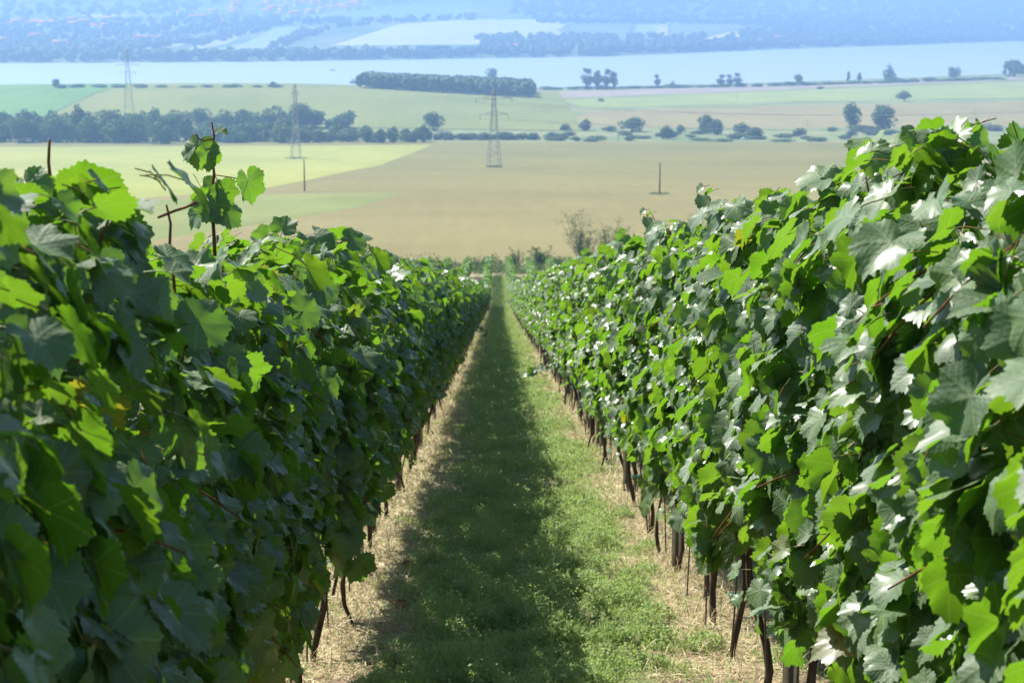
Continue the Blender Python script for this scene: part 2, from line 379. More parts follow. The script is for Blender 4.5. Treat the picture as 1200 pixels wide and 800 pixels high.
m, t = mat('lake_water'); P = objpos(t)
mp = nd(t, 'ShaderNodeMapping'); mp.inputs['Scale'].default_value = (0.25, 1, 1); L(t, P, mp.inputs[0])
n1 = noise(t, 0.15, 5, 0.65, mp.outputs[0])
p = finish(t, (0.30, 0.37, 0.47), 0.40, 0.5, n1, 0.35, 1.2); p.inputs['IOR'].default_value = 1.33
me = mesh_np('water', [(-5000, 2000, LAKE), (9000, 2000, LAKE), (9000, 9500, LAKE), (-5000, 9500, LAKE)], [(0, 1, 2, 3)], m)
tag(link('water', me), kind='structure', label='pale blue lake across the valley')

def field(name, top, bot, material, nv=10, sub=10, off=0.12, label=None):
    """top and bottom edges as polylines in the photograph, draped on the terrain where they stand"""
    top = np.array(top, float); bot = np.array(bot, float)
    s = np.linspace(0, len(top) - 1, (len(top) - 1) * sub + 1)
    f = lambda A: np.stack([np.interp(s, np.arange(len(A)), A[:, k]) for k in (0, 1)], 1)
    T, B = hit(*f(top).T), hit(*f(bot).T)
    v = np.linspace(0, 1, nv + 1)[:, None, None]
    G = B[None, :, :] * (1 - v) + T[None, :, :] * v
    G[..., 2] = terrain(G[..., 0], G[..., 1]) + off
    for e_ in (G[0], G[-1], G[:, 0], G[:, -1]): e_[..., 2] = terrain(e_[..., 0], e_[..., 1]) - off * .8
    me = mesh_np(name, G.reshape(-1, 3), grid_faces(G.shape[0], G.shape[1]), material, True)
    return tag(link(name, me), kind='structure', label=label)
fy = field_mat('field_pale_yellow', (0.22, 0.25, 0.055), (0.31, 0.315, 0.08), 0.02)
field('field', [(-260, 172), (250, 170.5), (520, 169)], [(-260, 262), (60, 241), (300, 224)], fy, 24, label='pale yellow green crop field beyond the left row')
fg = field_mat('field_green_wedge', (0.145, 0.175, 0.05), (0.205, 0.225, 0.07), 0.03)
field('field', [(-100, 262), (200, 233), (345, 226), (482, 226)], [(-100, 330), (100, 295), (280, 268), (420, 243)], fg, 16, label='light green field wedge inside the brown field')
fhump = field_mat('field_hump', (0.15, 0.18, 0.04), (0.22, 0.23, 0.06), 0.012)
def patch(name, x0, x1, y0, y1, material, label, off=0.3, skew=0.0, n=60):
    X = np.linspace(x0, x1, n); Y = np.linspace(y0, y1, n); GX, GY = np.meshgrid(X, Y); GX = GX + skew * (GY - y0)
    me = mesh_np(name, np.stack([GX, GY, terrain(GX, GY) + off], -1).reshape(-1, 3), grid_faces(n, n), material, True)
    return tag(link(name, me), kind='structure', label=label)
patch('field', -330, 60, 1310, 1880, fhump, 'yellow green field over the low rise', 0.35)
fgr = field_mat('field_bright_green', (0.08, 0.18, 0.04), (0.14, 0.25, 0.06), 0.02)
patch('field', -900, -333, 1310, 1900, fgr, 'bright green field left of the low rise', 0.3)
fbr = field_mat('field_dry_brown', (0.21, 0.18, 0.07), (0.28, 0.24, 0.10), 0.02)
field('field', [(690, 130), (950, 122), (1260, 117)], [(600, 150), (930, 152), (1260, 150)], fbr, 8, label='dry brown field behind the scattered bushes')
fpg = field_mat('field_pale_green', (0.20, 0.25, 0.07), (0.28, 0.31, 0.10), 0.02)
field('field', [(640, 118), (900, 107), (1260, 92)], [(680, 128), (950, 119.5), (1260, 114.5)], fpg, 8, label='pale green strip field near the lake')
fpu = field_mat('field_ploughed', (0.24, 0.20, 0.17), (0.32, 0.27, 0.23), 0.02)
field('field', [(632, 108), (900, 100), (1260, 88)], [(632, 117), (900, 106), (1260, 91)], fpu, 6, label='ploughed mauve strip field near the lake')
# fields on the far hillside
def hf(i, top, bot, a, b, lab, row=None):
    field('field', top, bot, field_mat('hill_field', a, b, 0.006, row, 0.05), 8, 8, 1.2, lab)
hf(0, [(470, 27), (560, 22), (665, 21)], [(375, 54), (500, 54), (668, 53)], (0.34, 0.36, 0.14), (0.46, 0.45, 0.20), 'large pale field on the far hillside above the lake')
hf(1, [(668, 28), (690, 28), (742, 30)], [(668, 52), (690, 53), (735, 52)], (0.12, 0.18, 0.08), (0.17, 0.22, 0.1), 'dark green square field on the far hillside')
hf(2, [(742, 29), (790, 26), (768, 27)], [(742, 50), (760, 51), (768, 50)], (0.22, 0.28, 0.12), (0.28, 0.33, 0.15), 'green field on the far hillside')
hf(3, [(769, 27), (776, 27), (784, 27)], [(768, 48), (776, 48), (783, 48)], (0.42, 0.38, 0.18), (0.5, 0.44, 0.22), 'narrow yellow strip field on the far hillside')
hf(4, [(784, 28), (820, 29), (860, 32)], [(784, 48), (800, 47), (815, 46)], (0.14, 0.20, 0.1), (0.2, 0.25, 0.12), 'blue green field beside the narrow yellow strip')
hf(5, [(820, 46), (860, 37), (895, 34)], [(822, 49), (850, 46), (880, 42)], (0.5, 0.42, 0.27), (0.58, 0.48, 0.3), 'pale sandy field wedge above the far shore')
hf(6, [(325, 31), (350, 30), (380, 30)], [(235, 62), (290, 60), (320, 58)], (0.2, 0.27, 0.12), (0.27, 0.33, 0.15), 'green sloping field between tree belts across the lake')
hf(7, [(250, 42), (275, 38), (300, 34)], [(215, 61), (225, 60), (235, 58)], (0.28, 0.30, 0.13), (0.36, 0.36, 0.17), 'yellowish sloping strip across the lake')
hf(8, [(135, 55), (170, 50), (230, 45)], [(100, 61), (150, 60), (200, 57)], (0.25, 0.28, 0.13), (0.32, 0.34, 0.16), 'pale field above the left far shore')
hf(9, [(380, 12), (450, 6), (560, 1)], [(330, 22), (450, 24), (560, 21)], (0.12, 0.2, 0.07), (0.18, 0.25, 0.1), 'wide green field below the village')
hf(10, [(90, 15), (110, 17), (150, 17)], [(92, 18), (110, 21), (150, 19)], (0.38, 0.36, 0.25), (0.45, 0.42, 0.3), 'thin pale clearing high on the far hillside')
hf(11, [(945, 33), (960, 29), (975, 27)], [(950, 41), (960, 40), (968, 36)], (0.34, 0.34, 0.18), (0.4, 0.4, 0.2), 'small pale clearing in the wooded far hillside')

# ------------------------------------------------------------------ haze
hz = MB(); hz.box((-10500, -120, -130), (10500, 13400, 400))
m, t = mat('haze_air'); pv = nd(t, 'ShaderNodeVolumePrincipled'); pv.inputs['Color'].default_value = (0.27, 0.46, 0.80, 1)
pv.inputs['Density'].default_value = 0.00027; pv.inputs['Anisotropy'].default_value = 0.25
o = nd(t, 'ShaderNodeOutputMaterial'); L(t, pv.outputs[0], o.inputs['Volume'])
tag(link('haze', hz.mesh('haze', m)), kind='stuff', label='pale blue summer haze over the valley', cat='haze')

# ------------------------------------------------------------------ vine leaves
def leaf_template(seed, n=56):
    g = np.random.default_rng(seed)
    th = np.linspace(0, 2 * math.pi, n, endpoint=False); a = np.where(th > math.pi, 2 * math.pi - th, th)
    k = np.radians([0, 26, 48, 76, 104, 132, 155, 170, 180]); dl = g.uniform(0.35, 0.95)
    kr = np.array([0.70, 0.70 - 0.17 * dl, 0.66, 0.62 - 0.15 * dl, 0.58, 0.50, 0.42, 0.26, 0.04])
    rr = np.interp(a, k, kr) * (1 + g.normal(0, 0.012, n))
    rr = rr * (1 + np.where(np.arange(n) % 2 == 0, 0.055, -0.04)) * np.where(th > math.pi, g.uniform(.93, 1.05), 1)
    x = np.sin(th) * rr; y = np.cos(th) * rr
    i2 = np.arange(0, n, 2); x2, y2 = x[i2] * 0.55, y[i2] * 0.55
    X = np.concatenate([[0], x2, x]); Y = np.concatenate([[0], y2, y]); h = len(i2)
    F = []
    for j in range(h):
        a0, a1 = 1 + j, 1 + (j + 1) % h; o0, o1, o2 = 1 + h + 2 * j, 1 + h + 2 * j + 1, 1 + h + (2 * j + 2) % n
        F += [(0, a1, a0), (a0, o1, o0), (a0, a1, o1), (a1, o2, o1)]
    r = np.hypot(X, Y); T = np.arctan2(X, Y)
    fold = g.uniform(-0.15, 0.60); droop = g.uniform(0.05, 0.75); wv = g.uniform(0.01, 0.045); ph = g.uniform(0, 6); q = g.uniform(2, 7, 4)
    Z = fold * np.abs(X) * 0.8 - droop * r * r * 0.7 + wv * r * np.sin(5 * T + ph) + 0.010 * r * np.sin(11 * T + ph * 2) + .045 * r * np.sin(q[0] * X + q[2]) * np.cos(q[1] * Y + q[3]) + .03 * (r > .45) * np.sin(7 * T + ph * 3) - g.uniform(0, .25) * Y * np.abs(Y)
    return np.stack([X, Y, Z], 1), np.array(F)[:, ::-1], np.stack([(X + .8) / 1.6, (Y + .8) / 1.6], 1)
TPL = [leaf_template(100 + i) for i in range(12)]
def low_template(seed):
    V, F, U = leaf_template(seed, 10)
    idx = [0] + list(range(6, 16)); V2 = V[idx]; U2 = U[idx]
    F2 = [(0, 1 + j, 1 + (j + 1) % 10) for j in range(10)]
    return V2, np.array(F2)[:, ::-1], U2
TPL_LOW = [low_template(200 + i) for i in range(4)]
def unit(v): return v / (np.linalg.norm(v, axis=-1, keepdims=True) + 1e-9)

def leaves_mesh(name, P, N, D, Sz, g, tpl=TPL, mats=(None,), petiole=True, tint=None, anchor=None):
    """P stalk ends, N normals, D tip directions, Sz widths"""
    N = unit(N); D = unit(D - N * (D * N).sum(1)[:, None]); B = np.cross(D, N)
    ti = np.arange(len(P)) % len(tpl); g.shuffle(ti)
    if tint is None: tint = g.random(len(P))
    Vs, Fs, Us, Ts, Ms = [], [], [], [], []; n = 0
    for k in range(len(tpl)):
        s = np.where(ti == k)[0]
        if not len(s): continue
        V, F, U = tpl[k]
        W = P[s][:, None] + Sz[s][:, None, None] * (V[None, :, 0:1] * B[s][:, None] + V[None, :, 1:2] * D[s][:, None] + V[None, :, 2:3] * N[s][:, None])
        Vs.append(W.reshape(-1, 3)); Fs.append((F[None] + (n + np.arange(len(s)) * len(V))[:, None, None]).reshape(-1, 3))
        Us.append(np.tile(U, (len(s), 1))); Ts.append(np.repeat(tint[s], len(V))); Ms.append(np.zeros(len(F) * len(s), int)); n += len(s) * len(V)
    if petiole:
        A = anchor if anchor is not None else P - D * (Sz[:, None] * g.uniform(.5, .9, (len(P), 1))) - N * (Sz[:, None] * 0.35) + np.array([0, 0, 0.0])
        mid = (A + P) / 2 + N * Sz[:, None] * 0.06
        sd = unit(np.cross(P - A, N + 0.01)); up = unit(np.cross(sd, P - A)); rr = 0.0016
        ring = []
        for Q in (A, mid, P):
            for a in (0, 2.094, 4.189): ring.append(Q + rr * (math.cos(a) * sd + math.sin(a) * up))
        W = np.stack(ring, 1); F = []
        for i in (0, 3):
            for j in range(3):
                a, b, c, d = i + j, i + (j + 1) % 3, i + 3 + (j + 1) % 3, i + 3 + j; F += [(a, b, c), (a, c, d)]
        F = np.array(F)
        Vs.append(W.reshape(-1, 3)); Fs.append((F[None] + (n + np.arange(len(P)) * 9)[:, None, None]).reshape(-1, 3))
        Us.append(np.zeros((len(P) * 9, 2))); Ts.append(np.zeros(len(P) * 9)); Ms.append(np.ones(len(F) * len(P), int))
    return mesh_np(name, np.vstack(Vs), np.vstack(Fs), list(mats), True, np.vstack(Us), np.concatenate(Ts), np.concatenate(Ms))

def vine_leaves(g, n_side=470, n_top=115, n_in=95, n_shoots=9, big=1.0, L0=-0.5, L1=0.5):
    P, N, D, Sz = [], [], [], []
    sd = g.integers(1000)
    def halfw(y, z):
        w_ = 0.155 + 0.17 * vnoise(y, z, 3.2, sd) + 0.05 * vnoise(y, z, 9, sd + 3)
        return w_ * (1 - 0.45 * sstep(1.75, 2.12, z)) * (0.72 + 0.28 * sstep(0.65, 1.05, z))
    zt = lambda y: 1.95 + 0.17 * (vnoise(y, 0 * y, 4.0, sd + 9) - 0.5) * 2
    zb = lambda y: 0.71 + 0.24 * (vnoise(y, 0 * y + 5, 4.5, sd + 11) - 0.3)
    for s in (-1, 1):
        y = g.uniform(L0, L1, n_side); q = g.random(n_side); z = zb(y) + (zt(y) - zb(y)) * q
        kp = (vnoise(y, z, 5.0, sd + 40) > .33 + .26 * sstep(1.35, 1.9, z)) & (vnoise(y, z, 2.6, sd + 50) > .2); y, z = y[kp], z[kp]; n_side_ = len(y)
        x = s * (halfw(y, z) - np.abs(g.normal(0, 0.055, n_side_)))
        tilt = g.normal(R(30), R(24), n_side_); yaw = g.normal(0, R(38), n_side_)
        nn = np.stack([s * np.cos(tilt) * np.cos(yaw), np.cos(tilt) * np.sin(yaw), np.sin(tilt)], 1)
        dd = np.stack([0.35 * s + g.normal(0, .25, n_side_), g.normal(0, 0.45, n_side_), -1 + g.normal(0, .2, n_side_)], 1)
        P.append(np.stack([x, y, z], 1)); N.append(nn); D.append(dd); Sz.append(g.uniform(0.05, 0.124, n_side_) * (0.85 + 0.3 * g.random(n_side_)))
    y = g.uniform(L0, L1, n_top); x = g.normal(0, 0.13, n_top); z = zt(y) + g.uniform(-0.10, 0.05, n_top)
    P.append(np.stack([x, y, z], 1)); N.append(np.stack([g.normal(0, .7, n_top) + x * 2, g.normal(0, .6, n_top), np.full(n_top, 0.8)], 1))
    D.append(np.stack([np.sign(x) * .7 + g.normal(0, .5, n_top), g.normal(0, .7, n_top), np.full(n_top, -.4)], 1)); Sz.append(g.uniform(.05, .115, n_top))
    y = g.uniform(L0, L1, n_in); z = g.uniform(0.8, 1.90, n_in); x = g.uniform(-.14, .14, n_in)
    P.append(np.stack([x, y, z], 1)); N.append(g.normal(0, 1, (n_in, 3)) + [0, 0, .5]); D.append(g.normal(0, .5, (n_in, 3)) + [0, 0, -1]); Sz.append(g.uniform(.09, .15, n_in))
    shoots = []
    for i in range(n_shoots):                                        # loose shoots standing off the wall of leaves
        s = g.choice([-1, 1]); y0 = g.uniform(L0 * .8, L1 * .8); up = g.random() < 0.35
        z0 = g.uniform(1.78, 1.9) if up else g.uniform(0.9, 1.9)
        p0 = np.array([s * 0.12, y0, z0]); ln = g.uniform(.16, .30)*(1 if not up else .8)
        dr = unit(np.array([s * g.uniform(.1, .5), g.normal(0, .4), 1.0]) if up else np.array([s, g.normal(0, .5), g.uniform(-.5, .35)]))
        pts = np.array([p0 + dr * ln * q + np.array([0, 0, -0.12 * (0 if up else 1) * q * q]) for q in np.linspace(0, 1, 6)])
        shoots.append(pts); k = 6 if not up else 5
        for j in range(k):
            q = (j + 1) / k; b = p0 + dr * ln * q + np.array([0, 0, -0.12 * (0 if up else 1) * q * q]); o_ = unit(np.array([s * .6 + g.normal(0, .5), g.normal(0, .8), g.normal(.1, .5)]))
            P.append((b + o_ * 0.05)[None]); N.append(np.array([[s * .6 + o_[0] * .3, g.normal(0, .4), .6]])); D.append((o_ + [0, 0, -.7])[None])
            Sz.append(np.array([g.uniform(.075, .12) * (1.12 - .6 * q)]))
    return np.vstack(P), np.vstack(N), np.vstack(D), np.concatenate(Sz) * big, shoots

NV = 10
FOL = []; WOOD = []; SHOOTS = []
for v in range(NV):
    g = np.random.default_rng(300 + v)
    P, N, D, Sz, sh = vine_leaves(g)
    FOL.append(leaves_mesh('vine_leaves', P, N, D, Sz, g, mats=(M_leaf, M_pet))); 
    mb = MB()                                                        # crooked trunk, two arms, upright canes
    zz = np.linspace(-0.05, 0.86, 9); amp = g.uniform(.015, .05); ph = g.uniform(0, 6, 2); lean = g.normal(0, .05, 2)
    tr = np.stack([amp * np.sin(zz * 7 + ph[0]) + lean[0] * (1 - zz), amp * np.sin(zz * 6 + ph[1]) + lean[1] * (1 - zz) * 2, zz], 1)
    r0 = g.uniform(.010, .015); mb.tube(tr, r0 * (1.25 - 0.5 * (zz / .86)) * (1 + .15 * g.normal(0, 1, 9)), 8, 0)
    if g.random() < 0.4:
        tr2 = tr + np.stack([.03 + .03 * np.sin(zz * 5), .04 + .05 * np.cos(zz * 4), 0 * zz], 1); mb.tube(tr2, r0 * .6, 6, 0)
    for s in (-1, 1):
        q = np.linspace(0, 1, 5); mb.tube(np.stack([tr[-1][0] + 0 * q, tr[-1][1] + s * q * .42, .86 + .07 * np.sin(q * 3)], 1), np.linspace(.014, .008, 5), 6, 0)
    for c in range(7):
        y0 = -.4 + c * .133 + g.normal(0, .02); q = np.linspace(0, 1, 7); dx = g.normal(0, .06); dy = g.normal(0, .07)
        mb.tube(np.stack([dx * q + .015 * np.sin(q * 9 + c), y0 + dy * q + .015 * np.cos(q * 8 + c), .9 + q * g.uniform(.85, 1.02)], 1), np.linspace(.0055, .003, 7), 5, 1)
    for pts in sh: mb.tube(pts, np.linspace(.004, .002, len(pts)), 5, 1)
    WOOD.append(mb.mesh('vine_wood', [M_bark, M_cane], True))
def grape_mesh(seed):
    g = np.random.default_rng(seed); mb = MB(); k = 38
    import itertools
    for i in range(k):
        q = g.random() ** .8; r = .035 * (1 - q * .75); a = g.uniform(0, 6.28); c = np.array([r * math.cos(a), r * math.sin(a), -q * .13]); rad = .0075
        u = np.linspace(-math.pi / 2, math.pi / 2, 5); pts = np.stack([c[0] + 0 * u, c[1] + 0 * u, c[2] + rad * np.sin(u)], 1); mb.tube(pts, rad * np.cos(u) + 1e-4, 6, 0, False)
    mb.tube([(0, 0, .05), (0, 0, -.1)], .002, 4, 1)
    return mb.mesh('grape_bunch', [M_grape, M_pet], True)
GR = [grape_mesh(i) for i in range(3)]

ROW_L, ROW_R, STEP = -0.88, 1.10, 0.9
ordn = ['nearest', 'second nearest', 'third nearest', 'fourth nearest', 'fifth nearest', 'sixth nearest', 'seventh nearest', 'eighth nearest', 'ninth nearest', 'tenth nearest',
        'eleventh nearest', 'twelfth nearest', 'thirteenth nearest', 'fourteenth nearest', 'fifteenth nearest', 'sixteenth nearest']
vg = np.random.default_rng(11)
row_vines = {'L': [], 'R': []}
def place_vine(side, i, y):
    X = ROW_L if side == 'L' else ROW_R
    hs = float(np.interp(y, [2, 3.5, 5, 7, 9, 20], [.90, .92, .925, .94, .945, .965])) if side == 'L' else float(np.interp(y, [3, 4.7, 6, 7.6, 10, 20], [.985, 1.01, 1.04, 1.025, 1.015, 1.01]))
    desc = 'shaded left vine row' if side == 'L' else 'sunlit right vine row'
    if i < len(ordn):
        lab = '%s leafy grapevine of the %s, counted from the camera' % (ordn[i], desc)
    elif i < 40: lab = 'leafy grapevine in the middle stretch of the %s' % desc
    else: lab = 'small distant grapevine far down the %s' % desc
    yy = y + vg.normal(0, .03)
    o = empty('grapevine', (X + vg.normal(0, .015), yy, float(terrain(X, yy))), lab, 'grapevine', 'grapevines of the %s' % desc,
              rz=(math.pi if vg.random() < .5 else 0) + vg.normal(0, .03), scale=(vg.uniform(.95, 1.1), 1.0, hs * vg.uniform(.97, 1.04)))
    v = (i * 3 + (5 if side == 'R' else 0) + vg.integers(3)) % NV
    link('foliage', FOL[v], o); link('trunk', WOOD[vg.integers(NV)], o)
    if i < 14:
        for k in range(vg.integers(1, 3)):
            gb = link('grape_bunch', GR[vg.integers(3)], o); gb.location = (vg.uniform(-.2, .2), vg.uniform(-.4, .4), vg.uniform(.78, .95))
    row_vines[side].append(o)
for i in range(147): place_vine('L', i, 2.15 + i * STEP)
for i in range(146): place_vine('R', i, 2.1 + i * STEP)

# far ends of these rows, the rows of the lower block and the neighbouring rows: one mass
def far_rows():
    g = np.random.default_rng(5); Ps, Ns, Ds, Ss = [], [], [], []
    def add(X, y0, y1, n, big, hs=1.0, zlo=.0):
        for y in np.arange(y0, y1, STEP):
            P, N, D, Sz, _ = vine_leaves(g, int(n * .38), int(n * .16), int(n * .1), 1, big)
            P[:, 2] *= hs; z = float(terrain(X, y)); Ps.append(P + [X, y, z]); Ns.append(N); Ds.append(D); Ss.append(Sz)
    add(ROW_L, 134.5, 187, 150, 1.7); add(ROW_R, 134.0, 187, 150, 1.7, 1.05)
    for k in (-3, -2, -1, 2, 3, 4, 5):
        add(ROW_L + 1.98 * k, 128, 186 + g.normal(0, 1), 110, 1.9)
    add(ROW_L - 1.98, 1, 30, 420, 1.15); add(ROW_L - 1.98, 30, 128, 150, 1.8)
    add(ROW_R + 1.98, 1, 30, 420, 1.15); add(ROW_R + 1.98, 30, 128, 150, 1.8)
    me = leaves_mesh('vine_rows', np.vstack(Ps), np.vstack(Ns), np.vstack(Ds), np.concatenate(Ss), g, TPL_LOW, (M_leaf_far,), False)
    tag(link('vine_rows', me), 'far vine rows of the lower vineyard block merging into green walls', 'vine rows', kind='stuff')
far_rows()

# ------------------------------------------------------------------ hero shoots
def hero(parent, pts, rad, leaves, mat_=M_cane, name='shoot'):
    """pts in world metres; leaves (x,y,z, nx,ny,nz, dx,dy,dz, size, tint)"""
    inv = parent.matrix_basis.inverted()
    mb = MB(); mb.tube(pts, rad, 7, 0); me = mb.mesh('cane', [mat_], True)
    o = link(name, me, parent); o.matrix_parent_inverse = inv
    if leaves:
        A = np.array(leaves, float); pp = np.array(pts)
        j = np.argmin(np.linalg.norm(A[:, None, :3] - pp[None], axis=2), axis=1)
        lm = leaves_mesh('leaves', A[:, :3], A[:, 3:6], A[:, 6:9], A[:, 9], np.random.default_rng(3), mats=(M_leaf, M_pet), tint=A[:, 10], anchor=pp[j])
        q = link('shoot_leaves', lm, o)
def near_vine(side, Y): return min(row_vines[side], key=lambda o: abs(o.location.y - Y))
Y = 5.0; W_ = lambda x, y, dy=0.0: at(x, y, Y + dy)
hero(near_vine('L', Y), [W_(252, 300), W_(250, 262), W_(247, 235), W_(251, 205), W_(249, 180), W_(251, 160), W_(248, 143)], np.array([5, 5, 4.5, 4, 3, 2.6, 2.2]) * 1e-3, [
    (*W_(232, 172), -.3, -.9, .3, -.1, 0, -1, .085, .9), (*W_(243, 180, -.02), .6, -.7, .2, .3, 0, -1, .07, .5), (*W_(222, 175, .02), -.7, -.5, .4, -.7, 0, -.7, .06, .6),
    (*W_(258, 154), .2, -.3, .9, 1, 0, -.1, .035, .95), (*W_(262, 222), .3, -.9, .1, .5, 0, -.8, .07, .3), (*W_(250, 218, .03), -.3, -.8, .1, -.3, 0, -1, .065, .2),
    (*W_(291, 212), .75, -.6, .2, .2, .1, -1, .095, .35), (*W_(238, 230, .02), -.5, .3, .7, -1, 0, -.2, .07, .5), (*W_(246, 238, -.02), .2, -.9, .4, .4, 0, -.8, .09, .7), (*W_(262, 246), .5, -.6, .6, .8, 0, -.5, .09, .4), (*W_(235, 250, -.03), -.5, -.6, .5, -.7, 0, -.7, .075, .6)])
hero(near_vine('L', Y), [W_(250, 163), W_(240, 165), W_(233, 163), W_(230, 157)], .0018, None)
_q = np.linspace(0, 1, 12); _a, _b = W_(246, 222), W_(226, 204)
hero(near_vine('L', Y), [_a * (1 - t_) + _b * t_ + np.array([0, .01 * math.sin(t_ * 9), -.012 * math.sin(t_ * math.pi)]) for t_ in _q], .0009, None, M_pet, 'tendril')
Y = 3.6
hero(near_vine('L', Y), [W_(60, 235), W_(59, 210), W_(57, 190), W_(58, 164)], np.array([4.5, 4, 3.2, 2.8]) * 1e-3, None)
hero(near_vine('L', Y), [W_(42, 225), W_(39, 205), W_(38, 197)], np.array([5, 5, 6]) * 1e-3, None)
hero(near_vine('L', Y), [W_(42, 212), W_(50, 197)], .003, None)
Y = 3.75
hero(near_vine('L', Y), [W_(206, 358), W_(203, 320), W_(199, 285), W_(200, 262), W_(195, 240)], np.array([3.6, 3.5, 3.2, 2.8, 2.2]) * 1e-3, None)
hero(near_vine('L', Y), [W_(185, 255), W_(205, 247), W_(218, 243), W_(231, 237)], np.array([3.0, 3.0, 2.8, 3.2]) * 1e-3, None)
Y = 6.0                                                             # arching pale shoot on the right row's crest
hero(near_vine('R', 5.2), [at(1040, 330, 5.3), at(1020, 290, 5.2), at(1016, 262, 5.15), at(1010, 235, 5.1)], np.array([4, 3.5, 3, 2.5]) * 1e-3, None, M_pet)
def low_shoot(side, Y, x0, z0, ln, dirx, n, seed):
    g = np.random.default_rng(seed); zg = float(terrain(0, Y)); q = np.linspace(0, 1, 8)
    pts = np.stack([x0 + dirx * ln * q, Y + .1 * q, zg + z0 + .06 * np.sin(q * 3) - .10 * q * q], 1); lv = []
    for k in range(n):
        b = pts[min(7, int(k / n * 8))]; lv.append((*(b + g.normal(0, .035, 3)), dirx * .3 + g.normal(0, .4), -.4 + g.normal(0, .3), .8, dirx * .6, g.normal(0, .5), -.7, g.uniform(.08, .13), g.uniform(.5, .95)))
    hero(near_vine(side, Y), pts, .004, lv)
low_shoot('R', 25.0, 1.15, .72, .75, -1, 22, 1)
low_shoot('R', 84.0, 1.15, 1.3, .85, -1, 20, 2)
low_shoot('L', 40.0, -.75, .95, .5, 1, 12, 4)
# a dead curled leaf and ripening yellow patches on the right row
def patch_leaves(side, Y, ctr, n, tint, size, seed, spread=.08, name='yellowed_leaves', label=None):
    g = np.random.default_rng(seed); o = near_vine(side, Y); lv = []
    s = 1 if side == 'L' else -1
    P = np.array(ctr)[None] + g.normal(0, spread, (n, 3)) * [.5, 1, 1]; N = np.stack([np.full(n, s * .8) + g.normal(0, .3, n), g.normal(-.4, .4, n), g.normal(.4, .3, n)], 1)
    D = g.normal(0, .4, (n, 3)) + [0, 0, -1]
    me = leaves_mesh('leaves', P, N, D, g.uniform(size * .7, size * 1.2, n), g, mats=(M_leaf, M_pet), tint=np.full(n, tint) + g.uniform(-.004, .001, n))
    q = link(name, me, o); q.matrix_parent_inverse = o.matrix_basis.inverted()
    if label: q['label'] = label
patch_leaves('R', 5.0, at(1018, 378, 4.7), 3, .9995, .06, 3, .02, 'dead_leaf', 'curled dead brown leaf')
patch_leaves('R', 11.0, at(762, 562, 10.8), 9, .988, .10, 4, .10, 'yellowed_leaves', 'yellowing lower leaves')
patch_leaves('L', 6.0, at(300, 765, 5.0), 6, .992, .12, 5, .06, 'yellowed_leaves', 'yellow leaves with brown edges')
patch_leaves('L', 2.4, at(40, 780, 2.2), 3, .985, .07, 6, .03, 'yellowed_leaves', 'young yellow leaves')
patch_leaves('L', 22, at(422, 345, 8.0) * 1.0, 3, .99, .08, 7, .05, 'yellowed_leaves', 'yellow leaves')

# ------------------------------------------------------------------ trellis: posts, rods, wires, ties
def post_mesh():
    mb = MB(); w_, d, th, H = .03, .022, .003, 1.72
    prof = [(-w_, -d), (-w_ * .35, -d), (-w_ * .35, d), (w_ * .35, d), (w_ * .35, -d), (w_, -d)]   # folded steel channel
    for (a, b), (c, e) in zip(prof[:-1], prof[1:]):
        x0, x1 = min(a, c) - th / 2, max(a, c) + th / 2; y0, y1 = min(b, e) - th / 2, max(b, e) + th / 2
        mb.box((x0, y0, -.1), (x1, y1, H))
    for z in np.arange(.6, 1.7, .2): mb.box((-w_ - .008, -.012, z), (-w_ + .002, -.008, z + .03)); mb.box((w_ - .002, -.012, z), (w_ + .008, -.008, z + .03))
    return mb.mesh('post', [M_steel])
PM = post_mesh()
pord = ['nearest', 'second nearest', 'third nearest', 'fourth nearest', 'fifth nearest', 'sixth nearest']
for side, X, ys_ in (('L', ROW_L, np.arange(2.2, 133, 4.5)), ('R', ROW_R, np.arange(2.35, 133, 4.5))):
    d = 'shaded left vine row' if side == 'L' else 'sunlit right vine row'
    for i, y in enumerate(ys_):
        y = float(y)
        o = link('trellis_post', PM); o.location = (X + .02, y, float(terrain(X, y))); o.rotation_euler = (0, 0, R(4 if side == 'L' else -6))
        tag(o, ('%s grey steel trellis post standing in the %s' % (pord[i], d)) if i < 6 else 'grey steel trellis post mostly hidden in leaves further down the %s' % d, 'post', 'steel posts of the %s' % d)
def rod_mesh(seed):
    g = np.random.default_rng(seed); mb = MB(); z = np.linspace(-.05, 1.25, 5)
    mb.tube(np.stack([.004 * g.normal(0, 1, 5), .006 * g.normal(0, 1, 5), z], 1), .0048, 6, 0); return mb.mesh('rod', [M_rod], True)
RM = [rod_mesh(i) for i in range(3)]
def tie_mesh():
    mb = MB(); a = np.linspace(0, 2 * math.pi, 13)
    mb.tube(np.stack([.024 * np.cos(a), .03 * np.sin(a), .004 * np.sin(a * 2)], 1), .003, 5, 0, False)
    mb.tube([(.024, 0, 0), (.035, .01, -.02), (.04, .012, -.05)], .002, 4); return mb.mesh('tie', [M_tie], True)
TM = tie_mesh()
